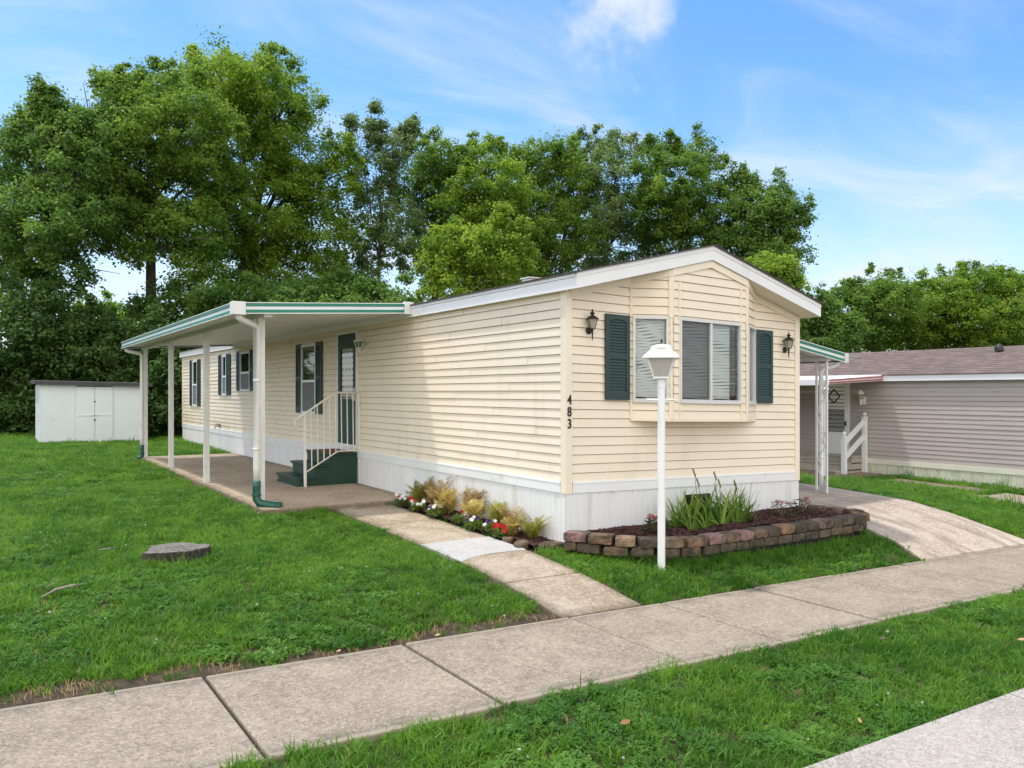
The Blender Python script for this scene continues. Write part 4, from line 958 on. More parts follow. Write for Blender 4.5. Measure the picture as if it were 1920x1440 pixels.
for i, (x, y, rd_, cols, nb, lab) in enumerate([(-.40, 3.30, .17, ['petw', 'petr', 'petw', 'petp', 'petw'], 13, 'white, dark purple and red petunia at the patio end of the flowerbed'), (-.42, 2.85, .14, ['petw', 'petw', 'petr', 'petw'], 9, 'white petunia with a few red blooms beside the brown tipped fern'),
      (-.42, 2.30, .16, ['petw', 'petw', 'petp'], 7, 'white petunia low in front of the bright yellow fern'), (-.36, 1.72, .16, ['petw', 'petr', 'petw'], 7, 'white petunia with one red bloom before the tall brown frond'), (-.42, 1.30, .15, ['petp', 'petw', 'petp'], 9, 'dark purple petunia with a few white blooms'), (-.38, .98, .10, ['petp', 'petw'], 4, 'small purple and white petunia at the edge of the walk'), (-.43, .72, .10, ['petr', 'petr'], 10, 'low red petunia close to the pale walk slab')]):
    petunia((x, y, zb(y) - .02), rd_, cols, nb, lab, 70 + i)
# iris clump
def iris(loc, label, seed):
    r_ = random.Random(seed); t = thing('iris_clump', loc, label, 'iris'); L = Vector(loc); lb = LB()
    for f_ in range(32):
        c_ = L + Vector((r_.uniform(-.58, .58), r_.uniform(-.10, .12), 0)); fa = r_.uniform(-.5, .5); side = Vector((math.sin(fa), math.cos(fa), 0)); fan = Vector((math.cos(fa), -math.sin(fa), 0))
        for i in range(9):
            o = (i - 4) / 4; ln = r_.uniform(.34, .58) * (1 - .25 * abs(o)); ang = o * .78 + r_.uniform(-.2, .2); k = 8; pts = []; dr = r_.uniform(.2, 1.3) if r_.random() < .6 else .15; p_ = c_ + fan * o * .03; th = ang
            for j in range(k + 1):
                pts.append(p_.copy()); p_ = p_ + (fan * math.sin(th) + side * .06 * o + Vector((0, 0, math.cos(th)))) * ln / k; th += (1 if ang > 0 else -1) * dr * .35 * (j / k) * 1.6
            ws = [.0215 * (1 - (j / k) ** 2.2) + .0015 for j in range(k + 1)]
            if pts[-1].y > -.05: continue
            lb.blade(pts, ws, (fan * .9 + side * .35).normalized(), 1.0 if r_.random() < .12 else r_.uniform(0, .7))
    lb.build('leaf', M['iris'], t)
    st = MB()
    for (dx, dy, h) in ((-.38, -.02, .70), (-.30, .0, .58), (.0, .02, .64), (.03, -.02, .55), (.32, 0, .52), (.36, .03, .48)):
        b_ = L + Vector((dx, dy, 0)); st.tube([b_, b_ + Vector((.01, 0, h * .6)), b_ + Vector((-.015 + dx * .05, 0, h))], [.005, .004, .003], 5)
        for k in range(3): q_ = b_ + Vector((-.015 + dx * .05 + (k - 1) * .018, .0, h - k * .035)); st.lathe([(.002, -.02), (.010, 0), (.008, .015), (.002, .028)], q_, 6)
    st.build('flower_stalk', M['stalk'], t)
iris((1.98, -.42, .0), 'iris clump with sword leaves and dry brown flower stalks in the planter', 5)
def shrub(loc, rad, h, m_, nleaf, nfl, label, seed):
    r_ = random.Random(seed); t = thing('hydrangea', loc, label, 'shrub', 'small shrubs in the planter'); L = Vector(loc); lb = LB(); st = MB()
    for i in range(nleaf):
        a, el, q_ = r_.uniform(0, 6.28), r_.random(), r_.uniform(.55, 1.0); c_ = L + Vector((math.cos(a) * rad * q_ * (1 - el * .5), math.sin(a) * rad * q_ * (1 - el * .5), h * (.15 + .8 * el)))
        out = Vector((math.cos(a), math.sin(a), r_.uniform(-.2, .5))).normalized(); e = out.cross(Vector((0, 0, 1))).normalized(); s = r_.uniform(.035, .06)
        lb.face([c_, c_ + out * s * .5 + e * s * .42, c_ + out * s * .75 + e * s * .30, c_ + out * s * 1.15 - Vector((0, 0, .01)), c_ + out * s * .75 - e * s * .3, c_ + out * s * .5 - e * s * .42], r_.random())
    for i in range(6): a = r_.uniform(0, 6.28); st.tube([L, L + Vector((math.cos(a) * rad * .6, math.sin(a) * rad * .6, h * .8))], [.006, .003], 5)
    st.build('stem', M['stalk'], t); lb.build('foliage', m_, t)
    for i in range(nfl):
        a = r_.uniform(2.5, 5.5); c_ = L + Vector((math.cos(a) * rad * .5, math.sin(a) * rad * .5, h * r_.uniform(.75, 1.0))); fb = MB()
        for k in range(70):
            d = Vector((r_.gauss(0, 1), r_.gauss(0, 1), abs(r_.gauss(0, .8)))).normalized(); x = d.orthogonal().normalized() * .007; y = d.cross(x); p_ = c_ + d * .042; fb.quad(p_ - x, p_ - y, p_ + x, p_ + y)
        fb.build('flower_head', M['petk'], t)
shrub((.98, -.42, .0), .16, .20, M['shrubl'], 130, 3, 'small dark green shrub with pink buds just right of the lamp post', 1)
shrub((3.16, -.45, -.02), .17, .24, M['shrubl'], 120, 2, 'small shrub with a reddish flower head right of the iris clump', 2)
shrub((3.62, -.38, -.02), .15, .24, M['shrubr'], 90, 1, 'reddish leaved shrub nearest the right end of the planter', 3)

# ------------------------------------------------------------------ tree stump and surface roots
sp = thing('tree_stump', (-3.82, 1.55, G(-3.8, 1.5)), 'grey flat cut tree stump in the left lawn', 'tree stump')
S0 = Vector((-3.82, 1.50, G(-3.8, 1.5) - .03)); n = 40; bk = MB(); rs = random.Random(9)
ph = [rs.uniform(0, 6.28) for _ in range(4)]
def srad(a, z): return .285 * (1 + .09 * math.sin(3 * a + ph[0]) + .07 * math.sin(5 * a + ph[1]) + .05 * math.sin(9 * a + ph[2]) + .03 * math.sin(17 * a)) * (1 + .5 * max(0, .13 - z) * (1.0 + math.sin(4 * a + ph[3])))
zs_ = [-.06, 0, .04, .08, .115, .126]
for z in zs_:
    for k in range(n): a = 2 * math.pi * k / n; r_ = srad(a, z) * (.97 if z > .12 else 1); bk.v.append((S0.x + r_ * 1.05 * math.cos(a), S0.y + r_ * .95 * math.sin(a), S0.z + z))
for i in range(len(zs_) - 1):
    for k in range(n): bk.f.append((i * n + k, i * n + (k + 1) % n, (i + 1) * n + (k + 1) % n, (i + 1) * n + k))
bk.build('bark', mat('mossy stump bark', (.040, .034, .026), 1., var=.4, vscale=25, bump=1., bscale=50, col2=(.10, .10, .07), c2=(.5, .7), c2scale=14, stretch=(2, 2, .6)), sp)
tp = MB(); rings = 8
for q_ in range(rings):
    f_ = 1 - q_ / rings
    for k in range(n): a = 2 * math.pi * k / n; r_ = srad(a, .126) * .97 * f_; tp.v.append((S0.x + r_ * 1.05 * math.cos(a), S0.y + r_ * .95 * math.sin(a), S0.z + .126 + (.010 * math.sin(q_ * 2 + 3 * a) + rs.uniform(-.006, .006)) * (q_ > 0)))
for i in range(rings - 1):
    for k in range(n): tp.f.append((i * n + k, i * n + (k + 1) % n, (i + 1) * n + (k + 1) % n, (i + 1) * n + k))
tp.f.append(tuple((rings - 1) * n + k for k in range(n))); tp.build('cut_face', M['stumptop'], sp)
def atg(u, v):                               # ground point seen at a pixel
    d = (at(u, v, 1) - CAMP); t = 5.
    for _ in range(40): p_ = CAMP + d * t; t += (p_.z - (G(p_.x, p_.y) + .02)) / -d.z * .8
    return CAMP + d * t
for pts, rads, lab in (([(78, 1118), (105, 1104), (130, 1098), (160, 1093)], [.004, .013, .014, .004], 'bare weathered root lying in the lawn near the left edge'), ([(185, 1030), (205, 1028), (222, 1025)], [.005, .012, .005], 'short pale root showing in the grass left of the stump')):
    q_ = [atg(*p_) - Vector((0, 0, .006)) for p_ in pts]; mb = MB(); mb.tube(q_, rads, 8); tag(mb.build('tree_root', M['root'], smooth=True), lab, 'tree root')

# ------------------------------------------------------------------ garden shed
SX0, SX1, SY0, SY1 = -4.05, -1.12, 20.4, 22.6; sz0, szt = .02, 1.86
sh = thing('garden_shed', (-2.6, 20.4, .03), 'low white metal garden shed with double doors and dark flat roof', 'shed')
b = MB(); b.box(SX0, SX1, SY0, SY1, sz0 - .1, szt)
for x in (SX0 + .02, SX0 + .95, SX1 - .95, SX1 - .02): b.box(x - .012, x + .012, SY0 - .012, SY0, sz0 - .05, szt - .01)
b.build('wall', M['shedwhite'], sh)
b = MB(); b.obox((SX0 - .14, SY0 - .16, szt), (SX1 - SX0 + .28, 0, -.06), (0, SY1 - SY0 + .3, .05), (0, 0, .10)); b.build('roof', M['shedroof'], sh)
for (xa, xb) in ((-3.09, -2.595), (-2.585, -2.09)):
    d_ = MB(); d_.box(xa, xb, SY0 - .026, SY0 - .001, sz0 + .04, szt - .07); dd = d_.build('door', M['shedwhite'], sh, bevel=.004)
    d_ = MB(); d_.box(xa + .03, xb - .03, SY0 - .038, SY0 - .026, .90, .945); d_.build('rail', M['shedwhite'], dd)
    xh = xb - .05 if xa < -3 else xa + .05; d_ = MB(); d_.box(xh - .04, xh + .04, SY0 - .055, SY0 - .038, .91, .935); d_.build('handle', M['alu'], dd)
d_ = MB()
for z in (1.32, .76): d_.box(-2.62, -2.56, SY0 - .04, SY0 - .026, z, z + .03)
d_.build('latch', M['black'], sh)
d_ = MB(); d_.box(-3.115, -2.065, SY0 - .006, SY0 + .0, sz0 + .02, szt - .045); d_.build('door_gap', M['dark'], sh)
d_ = MB()
for i in range(7): d_.box(SX0 - .012, SX0, SY0 + .35, SY0 + .75, .75 + i * .035, .765 + i * .035)
d_.build('vent', M['alu'], sh)

# ------------------------------------------------------------------ the neighbour's home
NX, NY0, NY1, NZB, NC = 12.5, -4.5, 24., .015, .1012
nh = thing('mobile_home', (14.6, 8, -.4), 'taupe mobile home with reddish brown roof at the right edge', 'mobile home')
nw = MB(); lap(nw, (NX, 0, 0), EY, (-1, 0, 0), NY0, NY1, NZB, 1.92, NZB, NC); 
nzu = lambda x: 1.92 + .30 * min(x + .1, 4.3 - x)
lap(nw, (NX, NY0, 0), EX, (0, -1, 0), 0, 4.2, NZB, lambda s: nzu(s), NZB, NC); lap(nw, (NX + 4.2, 0, 0), EY, (1, 0, 0), NY0, NY1, NZB, 1.92, NZB, NC); lap(nw, (NX, NY1, 0), EX, (0, 1, 0), 0, 4.2, NZB, lambda s: nzu(s), NZB, NC)
nw.build('wall', M['taupe'], nh)
b = MB(); b.box(NX - .022, NX, NY0 - .02, NY1, NZB - .115, NZB + .004); b.box(NX, NX + 4.2, NY0 - .022, NY0, NZB - .115, NZB + .004); b.build('skirt_board', mat('old cream trim', (.70, .68, .58), .5, var=.06), nh)
b = MB(); ribs(b, (NX - .006, 0, 0), EY, (-1, 0, 0), NY0, NY1, -.75, NZB - .11); ribs(b, (0, NY0, 0), EX, (0, -1, 0), NX, NX + 4.2, -.75, NZB - .11); b.build('skirting', M['nskirt'], nh)
b = MB()
for (xa, xb, za, zb2) in ((NX - .16, NX + 2.1, 2.035, 2.70), (NX + 2.1, NX + 4.36, 2.70, 2.035)):
    n_ = 14; y0, y1 = NY0 - .2, NY1 + .1
    for i in range(n_):                      # shingle courses
        t0, t1 = i / n_, (i + 1) / n_; xa_, xb_ = xa + (xb - xa) * t0, xa + (xb - xa) * t1; z0_, z1_ = za + (zb2 - za) * t0, za + (zb2 - za) * t1
        up = .008 if zb2 > za else 0; up2 = 0 if zb2 > za else .008
        b.quad((xa_, y0, z0_ + up), (xb_, y0, z1_ + up2), (xb_, y1, z1_ + up2), (xa_, y1, z0_ + up)); b.quad((xa_, y0, z0_ - .02), (xa_, y0, z0_ + .008), (xa_, y1, z0_ + .008), (xa_, y1, z0_ - .02))
nr = b.build('roof', M['nroof'], nh)
b = MB(); b.box(NX - .14, NX - .12, NY0 - .18, NY1, 1.885, 2.028); b.box(NX - .12, NX, NY0 - .1, NY1, 1.90, 1.915)
for s in (-1, 1):
    a_, b2 = (NX - .14, NX + 2.1) if s < 0 else (NX + 2.1, NX + 4.34); za, zb2 = (1.89, 2.56) if s < 0 else (2.56, 1.89)
    b.add([(a_, NY0 - .18, za), (b2, NY0 - .18, zb2), (b2, NY0 - .18, zb2 + .13), (a_, NY0 - .18, za + .13), (a_, NY0 - .16, za), (b2, NY0 - .16, zb2), (b2, NY0 - .16, zb2 + .13), (a_, NY0 - .16, za + .13)], [(0, 1, 2, 3), (7, 6, 5, 4), (0, 4, 5, 1), (3, 2, 6, 7), (0, 3, 7, 4), (1, 5, 6, 2)])
b.build('fascia', M['white'], nr)
b = MB(); b.lathe([(.10, 2.58), (.09, 2.66), (.05, 2.72), (.03, 2.74)], (14.1, 2.1, 0), 12); b.build('roof_vent', M['black'], nr)
# storm door with a diamond window
b = MB(); b.box(NX - .035, NX, 4.84, 4.89, .0, 1.90); b.box(NX - .035, NX, 5.74, 5.79, .0, 1.90); b.box(NX - .035, NX, 4.89, 5.74, 1.86, 1.90); b.box(NX - .03, NX - .012, 4.89, 5.74, .02, .62); b.box(NX - .03, NX - .012, 4.89, 4.97, .62, 1.86); b.box(NX - .03, NX - .012, 5.66, 5.74, .62, 1.86); b.box(NX - .032, NX - .012, 4.97, 5.66, 1.20, 1.24)
nd = b.build('door', M['white'], nh)
b = MB(); b.box(NX - .010, NX - .006, 4.95, 5.68, .6, 1.88); b.build('inner_door', M['blind'], nd)
b = MB(); cy_, cz_ = 5.28, 1.52
for (a0, a1) in ((0, 1), (1, 2), (2, 3), (3, 0)):
    P4 = [(0, .17), (.17, 0), (0, -.17), (-.17, 0)]; b.bar((NX - .014, cy_ + P4[a0][0], cz_ + P4[a0][1]), (NX - .014, cy_ + P4[a1][0], cz_ + P4[a1][1]), .03, .012, (1, 0, 0))
b.build('diamond_window', M['bronze'], nd)
b = MB(); b.box(NX - .022, NX - .018, 4.97, 5.66, .62, 1.20); b.build('insect_screen', M['screenmesh'], nd)
b = MB(); b.box(NX - .06, NX - .03, 4.92, 4.95, .78, .90); b.build('handle', M['black'], nd)
na = thing('awning', (10.4, 4.2, -.4), 'white awning with faded red stripes along the taupe home', 'awning')
az = lambda x: 1.80 + (x - 10.3) * .045
b = MB(); AY0, AY1 = 3.9, 16.
b.add([(10.3, AY0, az(10.3)), (NX, AY0, az(NX)), (NX, AY1, az(NX)), (10.3, AY1, az(10.3)), (10.3, AY0, az(10.3) + .09), (NX - .15, AY0, az(NX) + .14), (NX - .15, AY1, az(NX) + .14), (10.3, AY1, az(10.3) + .09)], [(0, 3, 2, 1), (4, 5, 6, 7), (0, 1, 5, 4), (1, 2, 6, 5), (2, 3, 7, 6), (3, 0, 4, 7)]); b.build('roof_panel', M['white'], na)
for z0, z1 in ((.012, .045), (.075, .105)):
    b = MB(); fasc(b, (10.33, AY0, az(10.33)), (NX - .15, AY0, az(NX)), (0, -1, 0), z0, z1, .02); b.build('stripe', M['redstripe'], na)
b = MB(); b.box(10.22, 10.3, AY0 - .02, AY1, az(10.3) - .02, az(10.3) + .10); b.build('gutter', M['white'], na)
for y in (4.1, 8, 12, 15.8): scroll_post(na, 10.45, y, G(10.45, y), az(10.45), (.7, .7, 0), M['oldwhite'])
b = MB(); b.lathe([(.05, 1.66), (.075, 1.69), (.05, 1.76)], (10.27, 3.95, 0), 10); b.tube([(10.27, 3.95, 1.7), (10.35, 4.0, 1.55), (10.35, 4.0, G(10.3, 4) + .05)], .035, 8); b.build('downspout', M['white'], na)
ns = thing('entry_steps', (12, 5.1, -.38), 'weathered beige wooden steps at the door of the taupe home', 'steps')
nm = mat('weathered beige wood', (.42, .37, .31), .8, var=.15, vscale=6)
for i, (x0, z) in enumerate(((11.35, -.24), (11.65, -.08), (11.98, .08))):
    b = MB(); b.box(x0, NX - .03, 4.45, 6.0, -.46 if i == 0 else z - .16, z - .03); b.build('riser', nm, ns); b = MB(); b.box(x0 - .03, NX - .03 if i == 2 else x0 + .31, 4.43, 6.02, z - .03, z); b.build('tread', nm, ns, bevel=.004)
nv = thing('handrail', (12, 4.4, -.38), 'white wooden stair rail with ball topped posts by the taupe home', 'handrail')
for (x, zt_) in ((11.6, .56), (12.42, 1.0)):
    b = MB(); b.box(x - .05, x + .05, 4.34, 4.44, -.42, zt_); b.box(x - .06, x + .06, 4.33, 4.45, zt_, zt_ + .025); b.lathe([(.02, zt_ + .02), (.025, zt_ + .04), (.05, zt_ + .07), (.052, zt_ + .09), (.035, zt_ + .12), (.004, zt_ + .135)], (x, 4.39, 0), 12); b.build('post', M['white'], nv)
for z0, z1 in ((.44, .90), (.08, .54)):
    b = MB(); b.bar((11.65, 4.39, z0), (12.37, 4.39, z1), .035, .13); b.build('rail', M['white'], nv)
wl_ = thing('wall_lantern', (12.48, 4.45, 1.45), 'cream wall lantern right of the door of the taupe home', 'wall lantern')
LL = Vector((12.48, 4.45, 1.45)); q = lambda x, y, z: tuple(LL + Vector((x, y, z)))
b = MB(); b.box(12.45, 12.49, 4.40, 4.50, 1.32, 1.52); b.tube([q(-.03, 0, -.03), q(-.10, 0, -.08), q(-.14, 0, 0)], .012, 6); b.lathe([(.004, -.15), (.02, -.12), (.015, 0)], q(-.14, 0, 0), 6); b.build('bracket', M['rail'], wl_)
b = MB(); b.lathe([(.05, 0), (.075, .13)], q(-.14, 0, 0), 6); b.build('lantern_glass', M['frost'], wl_); b = MB(); b.lathe([(.09, .13), (.05, .19), (.01, .23)], q(-.14, 0, 0), 6); b.build('lantern_cap', M['rail'], wl_)

# ------------------------------------------------------------------ trees
def np_mesh(name, V, nper, tint, m_, parent=None):
    """V: (n, nper, 3) polygons"""
    n = len(V); me = bpy.data.meshes.new(name); me.vertices.add(n * nper); me.loops.add(n * nper); me.polygons.add(n)
    me.vertices.foreach_set('co', V.reshape(-1).astype(np.float32)); me.loops.foreach_set('vertex_index', np.arange(n * nper, dtype=np.int32))
    me.polygons.foreach_set('loop_start', np.arange(0, n * nper, nper, dtype=np.int32)); me.polygons.foreach_set('loop_total', np.full(n, nper, dtype=np.int32))
    at_ = me.attributes.new('tint', 'FLOAT', 'FACE'); at_.data.foreach_set('value', tint.astype(np.float32))
    me.update(calc_edges=True); me.materials.append(m_)
    o = bpy.data.objects.new(name, me); COL.objects.link(o)
    if parent: o.parent = parent
    return o
NLEAF = 0
def leaves(lobes, size, dens, clump_r, flat=.7, droop=0., tint_bias=0.):
    Vs = []; Ts = []; global NLEAF
    for (c, rx, ry, rz_) in lobes:
        area = (rx * rz_ + rx * ry + ry * rz_) / 3; ncl = max(8, int(dens * area / clump_r ** 1.6 * 9)); per = int(95 * (clump_r / .5) ** 1.5 * (.16 / size) ** 1.2)
        d = rng.normal(size=(ncl, 3)); d /= np.linalg.norm(d, axis=1)[:, None]; rr = .45 + .55 * rng.random(ncl) ** .7; rr = np.where(rng.random(ncl) < .12, rr * 1.22, rr)
        cc_ = np.array(c) + d * rr[:, None] * np.array([rx, ry, rz_]); ct = rng.normal(0, .22, ncl) + tint_bias
        cr = clump_r * rng.uniform(.55, 1.35, ncl); k = np.repeat(np.arange(ncl), per); n = len(k)
        off = rng.normal(size=(n, 3)) * np.array([.46, .46, .46 * flat]); pos = cc_[k] + off * cr[k][:, None]; pos[:, 2] -= droop * (off[:, 0] ** 2 + off[:, 1] ** 2) * cr[k]
        nn = rng.normal(size=(n, 3)) * .62 + off * .6 + np.array([0, 0, .8]); nn /= np.linalg.norm(nn, axis=1)[:, None]
        a = np.cross(nn, rng.normal(size=(n, 3))); a /= np.linalg.norm(a, axis=1)[:, None] + 1e-9; b = np.cross(nn, a); s = size * rng.uniform(.6, 1.3, n)[:, None]
        V = np.stack([pos - a * s * .5, pos + b * s * .30 - a * s * .05 + nn * s * .08, pos + a * s * .55, pos - b * s * .30 - a * s * .05 + nn * s * .08], axis=1)
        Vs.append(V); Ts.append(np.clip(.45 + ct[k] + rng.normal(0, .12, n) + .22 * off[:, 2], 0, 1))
    NLEAF += sum(map(len, Vs)); return np.concatenate(Vs), np.concatenate(Ts)
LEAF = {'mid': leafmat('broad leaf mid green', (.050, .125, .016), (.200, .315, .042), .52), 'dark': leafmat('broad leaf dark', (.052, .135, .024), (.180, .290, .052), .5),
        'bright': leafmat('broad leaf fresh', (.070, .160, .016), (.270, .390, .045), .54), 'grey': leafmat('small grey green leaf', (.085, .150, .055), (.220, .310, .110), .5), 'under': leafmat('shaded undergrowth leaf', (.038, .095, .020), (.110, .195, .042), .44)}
def tree(name, label, cat, u, Z, lobes, leafk, size=.16, dens=1., clump=.55, trunk=.16, group=None, depth=1.0, tb=0., droop=0., gz=None, seed=0, bare=0):
    r_ = random.Random(seed + int(u)); base = at(u, V0, Z); base.z = G(base.x, base.y) - .1 if gz is None else gz
    t = thing(name, base, label, cat, group); wl_ = []
    for (lu, lv, pu, pv) in lobes:
        k = Z / FPX; dz = r_.uniform(-.6, .6) * pu * k * depth * 1.2; c_ = at(lu, lv, Z + dz); rx = pu * k * 1.13; wl_.append((c_ - base, rx, rx * depth, pv * k * 1.10))
    allt = max(c_.z + d for c_, a, b_, d in wl_); spurs = []
    for c_, a, b_, d in wl_:                 # ragged leading shoots round the outline
        for q_ in range(5):
            an = r_.uniform(-.4, math.pi + .4); up = Vector((RT.x, RT.y, 0)) * math.cos(an) * a + Vector((0, 0, 1)) * math.sin(an) * d + FW * r_.uniform(-.4, .4) * b_
            w_ = r_.uniform(.16, .34) * (1 + .3 * (Z > 50)); spurs.append((c_ + up * r_.uniform(.98, 1.14), w_, w_, w_ * r_.uniform(1.1, 2.3)))
    V2, T2 = leaves([((c_.x, c_.y, c_.z), a, b_, d) for c_, a, b_, d in spurs], size * .9, 1.0, .24, tint_bias=tb)
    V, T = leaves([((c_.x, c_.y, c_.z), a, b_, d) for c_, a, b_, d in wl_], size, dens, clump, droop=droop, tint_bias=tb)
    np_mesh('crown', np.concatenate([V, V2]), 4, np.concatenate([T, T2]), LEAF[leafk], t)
    tk = MB(); top = max(c_.z for c_, *_ in wl_); cen = sum((c_ for c_, *_ in wl_), Vector()) / len(wl_); fork = max(.8, min(c_.z for c_, *_ in wl_) * .75)
    sp_ = [Vector((0, 0, 0)), Vector((r_.uniform(-.1, .1), r_.uniform(-.1, .1), fork * .5)), Vector((cen.x * .35, cen.y * .35, fork)), Vector((cen.x * .8, cen.y * .8, (fork + top) * .52)), Vector((cen.x, cen.y, top * .80))]
    tk.tube(sp_, [trunk * 1.35, trunk, trunk * .8, trunk * .5, .02], 9)
    for c_, a, b_, d in wl_:
        f_ = r_.uniform(.3, .7); s_ = sp_[2].lerp(sp_[3], f_) if c_.z > sp_[2].z + 1 else sp_[1].lerp(sp_[2], f_); mid = s_.lerp(c_, .5) + Vector((r_.uniform(-.3, .3), r_.uniform(-.3, .3), .25)); tk.tube([s_, mid, c_], [trunk * .42, trunk * .3, trunk * .14], 6)
        for q_ in range(7):
            e = c_ + Vector((r_.gauss(0, .5) * a, r_.gauss(0, .5) * b_, r_.gauss(.15, .5) * d)); m2 = c_.lerp(e, .5) + Vector((0, 0, .12)); tk.tube([mid.lerp(c_, r_.uniform(.4, 1)), m2, e], [trunk * .14, trunk * .09, .008], 5)
    tk2 = MB(); tk2.v = [tuple(Vector(p_) + base) for p_ in tk.v]; tk2.f = tk.f; tk2.build('trunk', M['bark'], t, smooth=True)
    return t
TG = 'broadleaf trees behind the homes'
tree('tree', 'dark tree with drooping spur at the far left', 'tree', 85, 31, [(104, 245, 30, 40), (52, 262, 26, 34), (60, 320, 70, 80), (140, 310, 75, 70), (35, 420, 75, 60), (125, 420, 85, 60), (20, 520, 70, 60), (175, 265, 55, 55), (170, 400, 60, 60), (60, 240, 40, 40), (110, 505, 70, 45), (78, 190, 7, 22), (96, 208, 12, 22), (-40, 400, 80, 120)], 'dark', .148, .72, .5, .24, TG, seed=1, droop=.25)
tree('tree', 'tall mid green tree with dark leaning trunk behind the shed', 'tree', 285, 33, [(300, 180, 72, 54), (225, 195, 45, 60), (340, 250, 95, 80), (225, 290, 85, 70), (310, 350, 110, 75), (230, 420, 85, 55), (330, 460, 80, 55), (265, 240, 80, 70), (212, 158, 14, 16), (150, 370, 55, 55), (385, 320, 55, 65), (390, 420, 60, 55)], 'mid', .148, .72, .5, .26, TG, seed=2, tb=.1, droop=.15)
tree('maple_tree', 'largest tree, bright yellow green on its right side', 'tree', 400, 36, [(450, 160, 85, 50), (515, 205, 75, 85), (400, 150, 55, 45), (540, 290, 60, 75), (450, 290, 95, 85), (590, 350, 60, 55), (490, 400, 105, 75), (600, 440, 70, 55), (430, 490, 85, 50), (560, 510, 85, 45), (640, 300, 25, 35), (520, 130, 30, 25)], 'bright', .148, .85, .55, .30, TG, seed=3)
tree('tree', 'thin sparse tree with upright bare looking twigs', 'tree', 705, 38, [(707, 250, 11, 42), (765, 252, 11, 34), (672, 268, 22, 45), (740, 300, 30, 45), (700, 330, 40, 45), (690, 420, 45, 70), (745, 430, 35, 50), (700, 510, 50, 40)], 'grey', .14, .55, .40, .09, TG, seed=4)
tree('tree', 'rounded tree right of the thin sparse tree', 'tree', 815, 41, [(825, 300, 55, 38), (790, 350, 52, 50), (840, 375, 55, 50), (785, 440, 58, 55), (840, 470, 60, 45)], 'mid', .148, .85, .5, .2, TG, seed=5)
tree('maple_tree', 'yellow green tree in the middle above the long roof', 'tree', 915, 39, [(905, 300, 38, 32), (935, 355, 60, 50), (880, 390, 55, 50), (935, 430, 65, 50), (880, 470, 60, 45), (950, 500, 60, 40)], 'bright', .148, .9, .5, .2, TG, seed=6)
tree('tree', 'fresh green tree left of the darker pair behind the roof', 'tree', 1030, 42, [(1025, 300, 52, 36), (985, 320, 30, 30), (1050, 355, 65, 50), (1000, 410, 60, 50), (1060, 430, 60, 50), (1010, 490, 60, 40)], 'mid', .148, .9, .5, .2, TG, seed=7, tb=.12)
tree('tree', 'airy grey green tree with upright branches over the gable slope', 'tree', 1130, 44, [(1110, 285, 38, 32), (1165, 285, 32, 32), (1140, 340, 65, 45), (1110, 410, 65, 50), (1180, 410, 55, 50), (1140, 470, 70, 45)], 'grey', .15, .62, .45, .18, TG, seed=8, tb=.05)
tree('tree', 'dense green tree with two pointed tops above the gable', 'tree', 1275, 43, [(1235, 295, 30, 34), (1310, 295, 36, 32), (1270, 345, 75, 50), (1240, 400, 60, 50), (1320, 400, 55, 55), (1280, 460, 80, 45)], 'mid', .148, .85, .48, .2, TG, seed=9, tb=-.02)
tree('tree', 'dark green tree at the right end of the tree row', 'tree', 1425, 41, [(1385, 360, 28, 32), (1430, 385, 48, 42), (1475, 400, 34, 34), (1410, 430, 60, 50), (1470, 450, 40, 50), (1440, 500, 60, 45), (1370, 460, 45, 50)], 'dark', .148, .9, .48, .18, TG, seed=10, tb=.15)
tree('maple_tree', 'small bright young tree low behind the long roof', 'tree', 905, 33, [(945, 440, 38, 32), (900, 480, 55, 42), (830, 480, 32, 55), (950, 500, 45, 32), (860, 540, 60, 30)], 'bright', .15, .85, .42, .1, TG, seed=11, tb=.2)
tree('maple_tree', 'bright yellow green treetop peeping over the right roof slope', 'tree', 1445, 31, [(1440, 505, 30, 18), (1420, 530, 35, 22), (1465, 535, 26, 22)], 'bright', .14, .9, .4, .1, TG, seed=12, tb=.25)
for i, (lab, u, Z, lo, lk) in enumerate([
    ('dark tree just right of the cream home, behind its roof end', 1545, 52, [(1548, 600, 40, 45), (1530, 640, 40, 40), (1580, 630, 40, 40)], 'dark'),
    ('leftmost rounded tree over the red brown roof', 1640, 58, [(1640, 550, 52, 38), (1595, 575, 45, 38), (1680, 585, 55, 45), (1620, 625, 70, 40)], 'mid'),
    ('middle bright tree over the red brown roof', 1750, 60, [(1770, 555, 65, 40), (1720, 585, 55, 40), (1790, 600, 65, 45), (1740, 630, 70, 38)], 'bright'),
    ('bright rounded tree at the right edge over the red brown roof', 1870, 58, [(1850, 540, 55, 36), (1900, 560, 50, 42), (1960, 545, 60, 45), (1860, 600, 70, 50), (1930, 620, 70, 45)], 'bright')]):
    tree('maple_tree', lab, 'tree', u, Z, lo, lk, .2, .85, .6, .22, 'rounded trees over the red brown roof', seed=20 + i)
SG = 'shrubs behind the left lawn'
